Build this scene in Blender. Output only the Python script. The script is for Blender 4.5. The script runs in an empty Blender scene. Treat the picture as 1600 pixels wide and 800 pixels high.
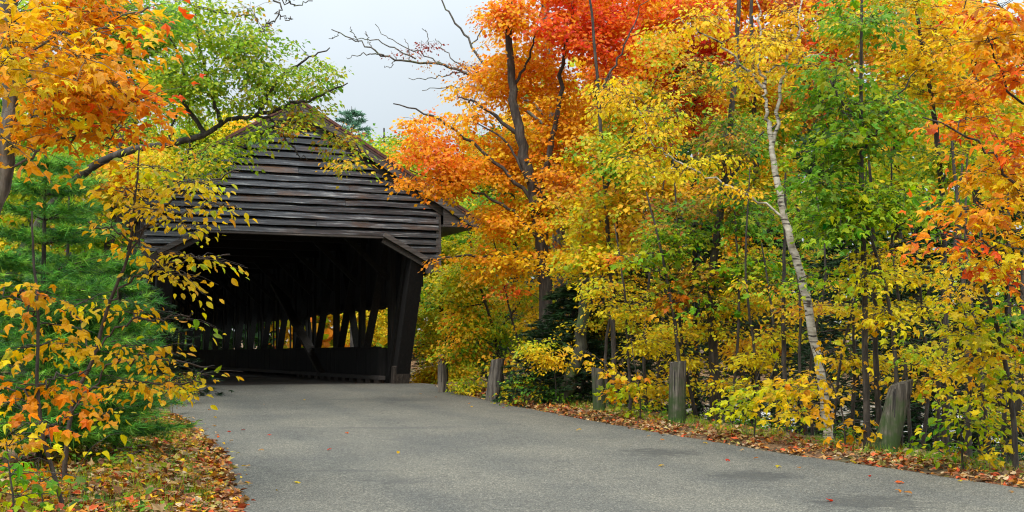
import bpy, math, random
import numpy as np
from mathutils import Matrix, Vector, noise
random.seed(7); RNG = np.random.default_rng(11)
S = bpy.context.scene; COL = S.collection
rad = math.radians
# ------------------------------------------------------------------ camera
FPX, HX, HY, CZ = 2000.0, 800.0, 553.0, 1.55
cam = bpy.data.cameras.new('camera'); co = bpy.data.objects.new('camera', cam); COL.objects.link(co)
co.location = (0, 0, CZ); co.rotation_euler = (rad(90), 0, 0)
cam.sensor_width = 36; cam.lens = 45.0; cam.shift_y = 153 / 1600
cam.clip_end = 3000; cam.clip_start = .1; S.camera = co
# ------------------------------------------------------------------ world: overcast sky over a daylight sky
EXPO = 1.2
w = bpy.data.worlds.new('World'); S.world = w; w.use_nodes = True
nt = w.node_tree; nt.nodes.clear(); N = nt.nodes.new; Lk = nt.links.new
out = N('ShaderNodeOutputWorld'); bg = N('ShaderNodeBackground'); bg.inputs['Strength'].default_value = 0.1
sky = N('ShaderNodeTexSky'); sky.sky_type = 'NISHITA'; sky.sun_disc = False
SUN_EL, SUN_AZ = rad(52), rad(200)
sky.sun_elevation = SUN_EL; sky.sun_rotation = SUN_AZ
tc = N('ShaderNodeTexCoord'); sp = N('ShaderNodeSeparateXYZ'); Lk(tc.outputs['Generated'], sp.inputs[0])
mr = N('ShaderNodeMapRange'); mr.inputs['From Min'].default_value = 0; mr.inputs['From Max'].default_value = 1
mr.inputs['To Min'].default_value = 2.35; mr.inputs['To Max'].default_value = 15.0   # overcast: the zenith is the brightest
pw = N('ShaderNodeMath'); pw.operation = 'POWER'; pw.use_clamp = True; pw.inputs[1].default_value = 1.35; mz = N('ShaderNodeMath'); mz.operation = 'MAXIMUM'; mz.inputs[1].default_value = 0
Lk(sp.outputs['Z'], mz.inputs[0]); Lk(mz.outputs[0], pw.inputs[0]); Lk(pw.outputs[0], mr.inputs['Value'])
nz = N('ShaderNodeTexNoise'); nz.inputs['Scale'].default_value = 2.2; nz.inputs['Detail'].default_value = 5
Lk(tc.outputs['Generated'], nz.inputs['Vector'])
mr2 = N('ShaderNodeMapRange'); mr2.inputs['To Min'].default_value = .80; mr2.inputs['To Max'].default_value = 1.16
Lk(nz.outputs['Fac'], mr2.inputs['Value'])
mm = N('ShaderNodeMath'); mm.operation = 'MULTIPLY'; Lk(mr.outputs[0], mm.inputs[0]); Lk(mr2.outputs[0], mm.inputs[1])
vm = N('ShaderNodeVectorMath'); vm.operation = 'SCALE'; vm.inputs[0].default_value = (.92, 1.0, 1.045); Lk(mm.outputs[0], vm.inputs['Scale'])
mx = N('ShaderNodeMix'); mx.data_type = 'RGBA'; mx.inputs[0].default_value = .9
Lk(sky.outputs[0], mx.inputs[6]); Lk(vm.outputs[0], mx.inputs[7]); Lk(mx.outputs[2], bg.inputs[0]); Lk(bg.outputs[0], out.inputs[0])
sl = bpy.data.lights.new('sun', 'SUN'); sl.energy = 1.5; sl.angle = rad(25); sl.color = (1, .95, .87)
so = bpy.data.objects.new('sun', sl); COL.objects.link(so)
sd = Vector((math.sin(SUN_AZ) * math.cos(SUN_EL), math.cos(SUN_AZ) * math.cos(SUN_EL), math.sin(SUN_EL)))
so.rotation_euler = sd.to_track_quat('Z', 'Y').to_euler()
S.view_settings.view_transform = 'Standard'; S.view_settings.look = 'None'; S.view_settings.exposure = EXPO
S.view_settings.gamma = 1
cy = S.cycles; cy.max_bounces = 7; cy.diffuse_bounces = 3; cy.glossy_bounces = 2; cy.transmission_bounces = 4
cy.transparent_max_bounces = 4; cy.use_denoising = True; cy.sample_clamp_indirect = 6; cy.caustics_reflective = False
cy.caustics_refractive = False; cy.filter_width = 1.15; cy.denoising_prefilter = 'ACCURATE'
# ------------------------------------------------------------------ helpers
def clamp01(v): return np.clip(v, 0, 1)
def sstep(v): v = clamp01(v); return v * v * (3 - 2 * v)
TH = rad(22); UC, US = math.cos(TH), math.sin(TH)
BX, BY, DECK = -5.71, 34.0, .66
def bloc(v, b): return (BX + UC * v - US * b, BY + US * v + UC * b)
def vb(x, y):
    dx, dy = x - BX, y - BY
    return dx * UC + dy * US, -dx * US + dy * UC
XR = np.array([[-30, 26.], [-10, 16.5], [5, 9.2], [13.7, 5.48], [15.43, 4.63], [17.67, 3.53], [21.1, 2.11], [23.7, 1.18], [27.0, 0.0], [32.2, -1.6], [34.5, -2.1], [60, -4]])
XL = np.array([[-30, -1.], [-10, -1.0], [5, -1.3], [12.3, -2.64], [13.6, -2.96], [17.2, -3.91], [21.4, -5.36], [24.5, -6.5], [27.3, -7.33], [33., -9.0], [60, -13]])
def xr(y): return np.interp(y, XR[:, 0], XR[:, 1])
def xl(y): return np.interp(y, XL[:, 0], XL[:, 1])
def zroad(y):
    return .05 + .027 * (np.clip(y, 4, 34.6) - 12)
def G(x, y):
    x = np.asarray(x, float); y = np.asarray(y, float)
    v, b = vb(x, y)
    dr_ = x - xr(y); dl_ = xl(y) - x
    z = zroad(y)
    # the shoulders swell a little, then the banks fall to the river
    bump = .05 * sstep(dr_ / .5) + .10 * sstep(dl_ / .9) - .03 * ((dr_ < 0) & (dl_ < 0))
    t = np.maximum.reduce([(dr_ - 1.3) / 9., (b - 4.5) / 7., (dl_ - 4.2) / 9.])
    fall = 2.6 * sstep(t)
    far = sstep((y - 78) / 18)
    z = z + bump - fall * (1 - far) + far * (.3 + .02 * np.clip(y - 96, 0, 400))
    z = z + .05 * np.sin(x * 1.3 + y * .7) * sstep(t * 3) + .03 * np.sin(x * 3.1 - y * 2.3) * sstep(t * 4)
    return z
def Gf(x, y): return float(G(x, y))
def W(px, py, d): return np.array([(px - HX) / FPX * d, d, CZ + (HY - py) / FPX * d])
def gdepth(px, py):
    ds = np.linspace(5, 60, 2200); g = G((px - HX) / FPX * ds, ds); z = CZ + (HY - py) / FPX * ds
    k = np.nonzero(z < g)[0]
    return float(ds[k[0]]) if len(k) else 30.
def mesh_np(name, V, F, cols=None, smooth=False):
    V = np.asarray(V, np.float32); F = np.asarray(F, np.int32); k = F.shape[1]
    m = bpy.data.meshes.new(name)
    m.vertices.add(len(V)); m.vertices.foreach_set('co', V.ravel())
    m.loops.add(F.size); m.loops.foreach_set('vertex_index', F.ravel())
    m.polygons.add(len(F)); m.polygons.foreach_set('loop_start', np.arange(0, F.size, k, dtype=np.int32))
    m.polygons.foreach_set('use_smooth', np.full(len(F), smooth, dtype=bool))
    m.update(calc_edges=True)
    if cols is not None:
        a = m.color_attributes.new('leaf_colour', 'FLOAT_COLOR', 'POINT')
        c = np.ones((len(V), 4), np.float32); c[:, :3] = cols; a.data.foreach_set('color', c.ravel())
    return m
def link(name, me, mat=None, parent=None, **props):
    o = bpy.data.objects.new(name, me); COL.objects.link(o)
    if me is not None and mat is not None and not me.materials: me.materials.append(mat)
    if parent is not None: o.parent = parent
    for k_, v_ in props.items(): o[k_] = v_
    return o
def thing(name, label, cat, loc=(0, 0, 0), rz=0, group=None):
    o = bpy.data.objects.new(name, None); COL.objects.link(o); o.empty_display_size = .3
    o.location = loc; o.rotation_euler = (0, 0, rz); o['label'] = label; o['category'] = cat
    if group: o['group'] = group
    return o
class MB:
    """collects quads and triangles, builds one mesh"""
    def __init__(s): s.v = []; s.f = []
    def add(s, V, F):
        n = len(s.v); s.v += [tuple(p) for p in V]; s.f += [tuple(i + n for i in f) for f in F]
    def hexa(s, P):     # 8 points: bottom ring 0-3, top ring 4-7
        s.add(P, [(0, 3, 2, 1), (4, 5, 6, 7), (0, 1, 5, 4), (1, 2, 6, 5), (2, 3, 7, 6), (3, 0, 4, 7)])
    def box(s, x0, x1, y0, y1, z0, z1):
        s.hexa([(x0, y0, z0), (x1, y0, z0), (x1, y1, z0), (x0, y1, z0), (x0, y0, z1), (x1, y0, z1), (x1, y1, z1), (x0, y1, z1)])
    def bar(s, A, B, wv, hv, up=(0, 0, 1)):   # beam from A to B, width along side, height along the other
        A = Vector(A); B = Vector(B); d = (B - A).normalized(); up = Vector(up)
        sd_ = d.cross(up).normalized(); u2 = sd_.cross(d).normalized()
        P = []
        for c in (A, B):
            for i, j in ((-1, -1), (1, -1), (1, 1), (-1, 1)): P.append(c + sd_ * wv / 2 * i + u2 * hv / 2 * j)
        s.hexa(P)
    def obj(s, name, mat, parent=None, bevel=0, **props):
        m = bpy.data.meshes.new(name); m.from_pydata(s.v, [], s.f); m.update()
        o = link(name, m, mat, parent, **props)
        if bevel:
            b = o.modifiers.new('b', 'BEVEL'); b.width = bevel; b.segments = 1
        return o
def tube_np(P, R, n=5):
    """tapered tube through P; returns verts, tris"""
    P = np.asarray(P, float); R = np.asarray(R, float); k = len(P)
    T = np.gradient(P, axis=0); T /= np.linalg.norm(T, axis=1)[:, None] + 1e-9
    ref = np.array([0.31, .87, .12]) if abs(T[0, 2]) > .6 else np.array([0.05, 0, 1.])
    A = np.cross(T, ref); A /= np.linalg.norm(A, axis=1)[:, None] + 1e-9
    B = np.cross(T, A)
    an = np.arange(n) / n * 2 * math.pi
    V = P[:, None, :] + R[:, None, None] * (A[:, None, :] * np.cos(an)[None, :, None] + B[:, None, :] * np.sin(an)[None, :, None])
    V = V.reshape(-1, 3)
    i = np.arange(k - 1)[:, None] * n; j = np.arange(n)[None, :]; j2 = (j + 1) % n
    a = (i + j).ravel(); b = (i + j2).ravel(); c = (i + n + j2).ravel(); d = (i + n + j).ravel()
    return V, np.concatenate([np.stack([a, b, c], 1), np.stack([a, c, d], 1)])
class TB:
    def __init__(s): s.V = []; s.F = []; s.n = 0
    def add(s, V, F): s.V.append(V); s.F.append(F + s.n); s.n += len(V)
    def tube(s, P, R, n=5): s.add(*tube_np(P, R, n))
    def mesh(s, name, smooth=True): return mesh_np(name, np.concatenate(s.V), np.concatenate(s.F), smooth=smooth)
def spline(P, m):
    """catmull-rom resample, m points"""
    P = np.asarray(P, float)
    if len(P) == 2: return P[0] + (P[1] - P[0]) * np.linspace(0, 1, m)[:, None]
    Q = np.vstack([2 * P[0] - P[1], P, 2 * P[-1] - P[-2]])
    s = np.linspace(0, len(P) - 1 - 1e-6, m); i = s.astype(int); f = (s - i)[:, None]
    a, b, c, d = Q[i], Q[i + 1], Q[i + 2], Q[i + 3]
    return .5 * (2 * b + (c - a) * f + (2 * a - 5 * b + 4 * c - d) * f ** 2 + (3 * b - a - 3 * c + d) * f ** 3)
# ------------------------------------------------------------------ materials
def newmat(name):
    m = bpy.data.materials.new(name); m.use_nodes = True; t = m.node_tree
    return m, t, t.nodes['Principled BSDF'], t.nodes.new, t.links.new
def ramp(t, fac, stops):
    r = t.nodes.new('ShaderNodeValToRGB'); t.links.new(fac, r.inputs[0]); e = r.color_ramp.elements
    while len(e) < len(stops): e.new(.5)
    for el, (p, c) in zip(e, stops): el.position = p; el.color = (*c, 1)
    return r.outputs[0]
def tnoise(t, scale, detail=4, vec=None, rough=.55, stretch=None):
    n = t.nodes.new('ShaderNodeTexNoise'); n.inputs['Scale'].default_value = scale; n.inputs['Detail'].default_value = detail
    n.inputs['Roughness'].default_value = rough
    if vec is None:
        c = t.nodes.new('ShaderNodeTexCoord'); vec = c.outputs['Object']
    if stretch:
        mp = t.nodes.new('ShaderNodeMapping'); mp.inputs['Scale'].default_value = stretch; t.links.new(vec, mp.inputs[0]); vec = mp.outputs[0]
    t.links.new(vec, n.inputs['Vector']); return n.outputs['Fac']
def bump(t, bs, h, strength, dist):
    b = t.nodes.new('ShaderNodeBump'); b.inputs['Strength'].default_value = strength; b.inputs['Distance'].default_value = dist
    t.links.new(h, b.inputs['Height']); t.links.new(b.outputs[0], bs.inputs['Normal'])
def mixc(t, fac, a, b, mode='MIX'):
    m = t.nodes.new('ShaderNodeMix'); m.data_type = 'RGBA'; m.blend_type = mode
    for s_, v_ in ((0, fac), (6, a), (7, b)):
        if hasattr(v_, 'is_linked') or hasattr(v_, 'links'): t.links.new(v_, m.inputs[s_])
        elif isinstance(v_, (int, float)): m.inputs[s_].default_value = v_
        else: m.inputs[s_].default_value = (*v_, 1)
    return m.outputs[2]
def mat_leaf(name, trans=.38, rough=.5):
    m, t, bs, n, l = newmat(name)
    a = n('ShaderNodeAttribute'); a.attribute_name = 'leaf_colour'
    f = tnoise(t, 40, 2); c = ramp(t, f, [(.3, (.78, .78, .78)), (.7, (1.12, 1.12, 1.12))])
    col = mixc(t, 1.0, a.outputs['Color'], c, 'MULTIPLY')
    l(col, bs.inputs['Base Color']); bs.inputs['Roughness'].default_value = rough; bs.inputs['Specular IOR Level'].default_value = .3
    tr = n('ShaderNodeBsdfTranslucent'); l(col, tr.inputs[0])
    ms = n('ShaderNodeMixShader'); ms.inputs[0].default_value = trans
    l(bs.outputs[0], ms.inputs[1]); l(tr.outputs[0], ms.inputs[2]); l(ms.outputs[0], t.nodes['Material Output'].inputs[0])
    return m
M_LEAF = mat_leaf('leaf', .54); M_NEEDLE = mat_leaf('needle', .2, .5); M_DRY = mat_leaf('dry_leaf', .08, .7)
def mat_bark(name, c0, c1, c2, scale=14, moss=0):
    m, t, bs, n, l = newmat(name)
    f = tnoise(t, scale, 6, stretch=(1, 1, .22), rough=.65)
    col = ramp(t, f, [(.3, c0), (.5, c1), (.72, c2)])
    if moss:
        g = ramp(t, tnoise(t, 3, 3), [(.5, (0, 0, 0)), (.62, (moss,) * 3)]); col = mixc(t, g, col, (.06, .10, .02))
    l(col, bs.inputs['Base Color']); bs.inputs['Roughness'].default_value = .85; bump(t, bs, f, .7, .03)
    return m
M_BARK = mat_bark('bark', (.010, .008, .007), (.034, .027, .021), (.10, .085, .07))
M_BARKG = mat_bark('grey_bark', (.025, .022, .018), (.09, .08, .068), (.22, .20, .17), moss=.5)
M_BARKM = mat_bark('mossy_bark', (.012, .012, .008), (.045, .045, .03), (.09, .09, .06), moss=.9)
M_TWIG = mat_bark('twig', (.02, .014, .010), (.05, .035, .025), (.10, .07, .05), 30)
def mat_birch():
    m, t, bs, n, l = newmat('birch_bark')
    f = tnoise(t, 9, 5, stretch=(.5, .5, 3.2)); base = ramp(t, tnoise(t, 7, 5, stretch=(1, 1, 2)), [(.3, (.20, .17, .13)), (.5, (.42, .38, .31)), (.7, (.62, .58, .50))])
    k = ramp(t, f, [(.54, (0, 0, 0)), (.60, (1, 1, 1))]); col = mixc(t, k, base, (.04, .03, .025))
    l(col, bs.inputs['Base Color']); bs.inputs['Roughness'].default_value = .6; bump(t, bs, f, .4, .01); return m
M_BIRCH = mat_birch()
def mat_wood(name, stops, axis, gloss=.55, tint=.35, brown=None):
    """weathered board: grain stretched along the given local axis; boards differ a little"""
    m, t, bs, n, l = newmat(name)
    st = [14, 14, 14]; st[axis] = .7
    oi = n('ShaderNodeObjectInfo'); tcn = n('ShaderNodeTexCoord'); ad = n('ShaderNodeVectorMath'); ad.operation = 'ADD'
    sc = n('ShaderNodeVectorMath'); sc.operation = 'SCALE'; sc.inputs[0].default_value = (13, 7, 5); l(oi.outputs['Random'], sc.inputs['Scale'])
    l(tcn.outputs['Object'], ad.inputs[0]); l(sc.outputs[0], ad.inputs[1])
    f = tnoise(t, 1.6, 8, ad.outputs[0], .7, tuple(st)); g = tnoise(t, .9, 4, ad.outputs[0], .6, tuple(1.5 if i != axis else .6 for i in range(3)))
    col = ramp(t, f, stops)
    if brown is not None:
        k = ramp(t, g, [(.55, (0, 0, 0)), (.68, (.8, .8, .8))]); col = mixc(t, k, col, mixc(t, 1.0, brown, ramp(t, f, [(.3, (.35,) * 3), (.7, (1.3,) * 3)]), 'MULTIPLY'))
    rv = n('ShaderNodeMapRange'); rv.inputs['To Min'].default_value = 1 - tint; rv.inputs['To Max'].default_value = 1 + tint; l(oi.outputs['Random'], rv.inputs[0])
    cc = n('ShaderNodeCombineColor'); [l(rv.outputs[0], cc.inputs[i]) for i in range(3)]
    col = mixc(t, 1.0, col, cc.outputs[0], 'MULTIPLY')
    l(col, bs.inputs['Base Color']); bs.inputs['Roughness'].default_value = gloss; bs.inputs['Specular IOR Level'].default_value = .75 if gloss < .4 else .3
    bump(t, bs, f, .6, .012); return m
DARK = [(.3, (.005, .006, .008)), (.47, (.020, .022, .026)), (.56, (.06, .066, .075)), (.68, (.34, .35, .35))]
M_SIDE = mat_wood('dark_siding', DARK, 0, .30, .45, (.085, .042, .018))
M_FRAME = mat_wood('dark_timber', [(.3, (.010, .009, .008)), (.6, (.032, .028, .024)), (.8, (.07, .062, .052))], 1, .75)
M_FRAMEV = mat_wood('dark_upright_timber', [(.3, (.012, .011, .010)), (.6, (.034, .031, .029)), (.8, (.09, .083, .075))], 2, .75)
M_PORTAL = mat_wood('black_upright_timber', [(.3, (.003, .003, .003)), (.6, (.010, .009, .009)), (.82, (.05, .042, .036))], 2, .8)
M_TRIM = mat_wood('grey_trim', [(.3, (.02, .017, .015)), (.55, (.075, .065, .06)), (.8, (.2, .18, .165))], 0, .6, .3)
M_SKIRT = mat_wood('skirt_wood', [(.3, (.018, .014, .011)), (.55, (.07, .055, .045)), (.8, (.19, .155, .125))], 2, .7, .35)
M_POST = mat_wood('post_wood', [(.34, (.010, .009, .007)), (.50, (.075, .064, .052)), (.72, (.24, .215, .18))], 2, .85, .2)
def mat_post_moss():
    m = M_POST.copy(); m.name = 'mossy_post_wood'; t = m.node_tree; bs = t.nodes['Principled BSDF']
    old = bs.inputs['Base Color'].links[0].from_socket
    c = t.nodes.new('ShaderNodeTexCoord'); s_ = t.nodes.new('ShaderNodeSeparateXYZ'); t.links.new(c.outputs['Object'], s_.inputs[0])
    f = tnoise(t, 5, 4); a = t.nodes.new('ShaderNodeMath'); a.operation = 'MULTIPLY_ADD'; t.links.new(f, a.inputs[0]); a.inputs[1].default_value = 2.2
    b = t.nodes.new('ShaderNodeMath'); b.operation = 'SUBTRACT'; b.inputs[0].default_value = .05; t.links.new(s_.outputs['Z'], b.inputs[1]); t.links.new(b.outputs[0], a.inputs[2])
    k = ramp(t, a.outputs[0], [(.30, (0, 0, 0)), (.95, (.9, .9, .9))])
    t.links.new(mixc(t, k, old, (.03, .06, .012)), bs.inputs['Base Color']); return m
M_POSTM = mat_post_moss()
def mat_road():
    m, t, bs, n, l = newmat('asphalt')
    g = n('ShaderNodeNewGeometry'); p = g.outputs['Position']
    v = n('ShaderNodeTexVoronoi'); v.inputs['Scale'].default_value = 85; l(p, v.inputs['Vector'])
    fine = tnoise(t, 150, 3, p, .8); mid = tnoise(t, 9, 5, p, .7); big = tnoise(t, .45, 4, p, .6)
    sepc = n('ShaderNodeSeparateColor'); l(v.outputs['Color'], sepc.inputs[0])
    c1 = ramp(t, sepc.outputs[0], [(0, (.034, .033, .028)), (.4, (.080, .078, .066)), (.8, (.126, .122, .102)), (1, (.25, .24, .195))])
    c2 = ramp(t, fine, [(.3, (.6, .6, .6)), (.7, (1.35, 1.35, 1.35))])
    c = mixc(t, 1.0, c1, c2, 'MULTIPLY')
    c = mixc(t, 1.0, c, ramp(t, big, [(.32, (.72, .74, .76)), (.68, (1.16, 1.14, 1.08))]), 'MULTIPLY')
    c = mixc(t, 1.0, c, ramp(t, mid, [(.25, (.8, .8, .8)), (.6, (1.05, 1.05, 1.05))]), 'MULTIPLY')
    # wheel lanes follow the road: distance from the left edge, as wear of its own
    sxy = n('ShaderNodeSeparateXYZ'); l(p, sxy.inputs[0]); la = n('ShaderNodeMath'); la.operation = 'MULTIPLY_ADD'; l(sxy.outputs['Y'], la.inputs[0]); la.inputs[1].default_value = .34; l(sxy.outputs['X'], la.inputs[2])
    lb = n('ShaderNodeMath'); lb.operation = 'MULTIPLY_ADD'; l(tnoise(t, .25, 2, p), lb.inputs[0]); lb.inputs[1].default_value = 1.5; l(la.outputs[0], lb.inputs[2])
    ls = n('ShaderNodeMath'); ls.operation = 'SINE'; l2 = n('ShaderNodeMath'); l2.operation = 'MULTIPLY'; l(lb.outputs[0], l2.inputs[0]); l2.inputs[1].default_value = 3.4; l(l2.outputs[0], ls.inputs[0])
    c = mixc(t, 1.0, c, ramp(t, ls.outputs[0], [(.0, (1.06, 1.05, 1.03)), (1.0, (.90, .91, .92))]), 'MULTIPLY')
    ck = n('ShaderNodeTexVoronoi'); ck.feature = 'DISTANCE_TO_EDGE'; ck.inputs['Scale'].default_value = .32; ckv = n('ShaderNodeVectorMath'); ckv.operation = 'ADD'; ckn = n('ShaderNodeTexNoise'); ckn.inputs['Scale'].default_value = 1.4; ckn.inputs['Detail'].default_value = 6; l(p, ckn.inputs['Vector'])
    l(p, ckv.inputs[0]); l(ckn.outputs['Color'], ckv.inputs[1]); l(ckv.outputs[0], ck.inputs['Vector'])
    cm = n('ShaderNodeMath'); cm.operation = 'MULTIPLY'; l(ramp(t, ck.outputs['Distance'], [(.0, (.65,) * 3), (.006, (0, 0, 0))]), cm.inputs[0]); l(ramp(t, tnoise(t, .5, 2, p), [(.5, (0, 0, 0)), (.58, (1, 1, 1))]), cm.inputs[1])
    c = mixc(t, cm.outputs[0], c, (.02, .02, .018))
    # worn dark streaks, as stains of their own
    st = tnoise(t, 1.0, 4, p, .6, (.35, 1.5, 1)); k = ramp(t, st, [(.62, (0, 0, 0)), (.70, (.45, .45, .45))])
    c = mixc(t, k, c, (.045, .045, .043))
    for (sx, sy, rx, ry) in STAINS:
        mp = n('ShaderNodeMapping'); mp.vector_type = 'POINT'; mp.inputs['Location'].default_value = (-sx / rx, -sy / ry, 0); mp.inputs['Scale'].default_value = (1 / rx, 1 / ry, 0)
        l(p, mp.inputs[0]); ln = n('ShaderNodeVectorMath'); ln.operation = 'LENGTH'; l(mp.outputs[0], ln.inputs[0])
        ad = n('ShaderNodeMath'); ad.operation = 'MULTIPLY_ADD'; l(tnoise(t, 3.2, 6, p, .8), ad.inputs[0]); ad.inputs[1].default_value = 2.6; l(ln.outputs['Value'], ad.inputs[2])
        a0 = n('ShaderNodeMath'); a0.operation = 'SUBTRACT'; l(ad.outputs[0], a0.inputs[0]); a0.inputs[1].default_value = .98
        k = ramp(t, a0.outputs[0], [(.62, (.62,) * 3), (1.0, (0, 0, 0))])
        c = mixc(t, k, c, (.020, .021, .019))
    l(c, bs.inputs['Base Color']); bs.inputs['Roughness'].default_value = .85
    bump(t, bs, v.outputs['Distance'], .5, .012); return m
STAINS = []
for (px_, py_, rx_, ry_) in ((1175, 752, .85, .9), (1035, 716, .8, 1.0), (1360, 795, 1.0, .8)):
    d_ = gdepth(px_, py_); STAINS.append(((px_ - HX) / FPX * d_, d_, rx_, ry_))
M_ROAD = mat_road()
def mat_ground():
    m, t, bs, n, l = newmat('forest_floor')
    g = n('ShaderNodeNewGeometry'); p = g.outputs['Position']
    v = n('ShaderNodeTexVoronoi'); v.inputs['Scale'].default_value = 14; l(p, v.inputs['Vector'])
    sepc = n('ShaderNodeSeparateColor'); l(v.outputs['Color'], sepc.inputs[0])
    c = ramp(t, sepc.outputs[1], [(0, (.05, .025, .012)), (.4, (.14, .065, .025)), (.7, (.22, .11, .04)), (1, (.32, .2, .09))])
    c = mixc(t, 1.0, c, ramp(t, tnoise(t, 30, 5, p, .8), [(.3, (.4, .4, .4)), (.7, (1.2, 1.2, 1.2))]), 'MULTIPLY')
    k = ramp(t, tnoise(t, .8, 4, p), [(.5, (0, 0, 0)), (.62, (.6,) * 3)]); c = mixc(t, k, c, (.04, .055, .02))
    l(c, bs.inputs['Base Color']); bs.inputs['Roughness'].default_value = .95; bump(t, bs, v.outputs['Distance'], .6, .03); return m
M_GROUND = mat_ground()
def mat_simple(name, stops, scale, rough=.8, b=.4, bd=.02):
    m, t, bs, n, l = newmat(name); f = tnoise(t, scale, 6, rough=.65); l(ramp(t, f, stops), bs.inputs['Base Color'])
    bs.inputs['Roughness'].default_value = rough; bump(t, bs, f, b, bd); return m
M_ROCK = mat_simple('river_stone', [(.3, (.22, .21, .20)), (.55, (.42, .41, .39)), (.75, (.6, .58, .55))], 5)
M_ROOF = mat_simple('roof_boards', [(.3, (.03, .02, .018)), (.6, (.09, .05, .04)), (.8, (.16, .09, .07))], 9, .7)
M_RUST = mat_simple('rusty_edge', [(.3, (.05, .018, .012)), (.6, (.14, .045, .03)), (.8, (.22, .08, .05))], 9, .6)
def mat_water():
    m, t, bs, n, l = newmat('river_water'); g = n('ShaderNodeNewGeometry'); p = g.outputs['Position']
    f = tnoise(t, 2.5, 4, p, .6, (1, .5, 1)); l(ramp(t, f, [(.45, (.05, .07, .06)), (.65, (.55, .58, .58))]), bs.inputs['Base Color'])
    bs.inputs['Roughness'].default_value = .12; bump(t, bs, f, .5, .05); return m
M_WATER = mat_water()
# ------------------------------------------------------------------ setting: ground, road, river
def build_ground():
    a = np.concatenate([-np.geomspace(600, 22, 22), np.linspace(-20, 24, 190), np.geomspace(26, 600, 22)])
    b = np.concatenate([-np.geomspace(60, 6, 6), np.linspace(-4, 46, 200), np.geomspace(47, 900, 50)])
    X, Y = np.meshgrid(a, b); Z = G(X, Y)
    rough = np.array([noise.noise(Vector((x * 1.7, y * 1.7, 0))) for x, y in zip(X.ravel(), Y.ravel())]).reshape(X.shape)
    off = sstep(np.maximum(X - xr(Y), xl(Y) - X) / .8)
    v_, b_ = vb(X, Y); off = off * (1 - (np.abs(v_) < 4.6) * (b_ > -3) * (b_ < 4))
    Z = Z + rough * .06 * off
    hid = (np.abs(v_) < 3.9) & (b_ > 1.3); Z = np.where(hid, np.minimum(Z, DECK - .45), Z)
    V = np.stack([X, Y, Z], -1).reshape(-1, 3); r, c = X.shape
    i = np.arange(r - 1)[:, None] * c + np.arange(c - 1)[None]; i = i.ravel()
    F = np.stack([i, i + 1, i + c + 1, i + c], 1)
    link('ground', mesh_np('ground', V, F, smooth=True), M_GROUND, kind='structure')
build_ground()
def build_road():
    rows = []; ys = np.concatenate([np.linspace(-12, 10, 12), np.linspace(10.5, 31, 60)]); nx = 60
    for y in ys:
        wob = lambda s_: .05 * noise.noise(Vector((y * 1.6, s_, 0))) + .03 * noise.noise(Vector((y * 5.2, s_, 3)))
        a, b = float(xl(y)) + wob(1), float(xr(y)) + wob(7)
        rows.append([(a + (b - a) * s_, y) for s_ in np.linspace(0, 1, nx)])
    P0 = bloc(-3.95, 1.5); P1 = bloc(4.35, 1.75); last = rows[-1]
    for k in range(1, 9):
        f = k / 8; rows.append([(last[j][0] * (1 - f) + (P0[0] + (P1[0] - P0[0]) * s_) * f, last[j][1] * (1 - f) + (P0[1] + (P1[1] - P0[1]) * s_) * f) for j, s_ in enumerate(np.linspace(0, 1, nx))])
    V = []
    for r in rows:
        for j, (x, y) in enumerate(r):
            e = min(j, nx - 1 - j) / 2.
            V.append((x, y, float(zroad(y)) + .012 + .028 * min(1, e) + .012 * noise.noise(Vector((x * .5, y * .5, 5)))))
    n = len(rows); F = [(i * nx + j, i * nx + j + 1, (i + 1) * nx + j + 1, (i + 1) * nx + j) for i in range(n - 1) for j in range(nx - 1)]
    # broken edge skirts
    k = len(V)
    for i in range(n):
        for j in (0, nx - 1):
            x, y, z = V[i * nx + j]; V.append((x + (-.03 if j == 0 else .03), y, z - .12))
    for i in range(n - 1):
        F.append((i * nx, (i + 1) * nx, k + 2 * i + 2, k + 2 * i)); F.append(((i + 1) * nx + nx - 1, i * nx + nx - 1, k + 2 * i + 1, k + 2 * i + 3))
    link('road', mesh_np('road', V, F, smooth=True), M_ROAD, kind='structure')
build_road()
b_ = MB(); b_.add([(-160, 20, -1.62), (240, 14, -1.62), (240, 88, -1.62), (-160, 88, -1.62)], [(0, 1, 2, 3)]); b_.obj('river', M_WATER, kind='structure')
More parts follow.
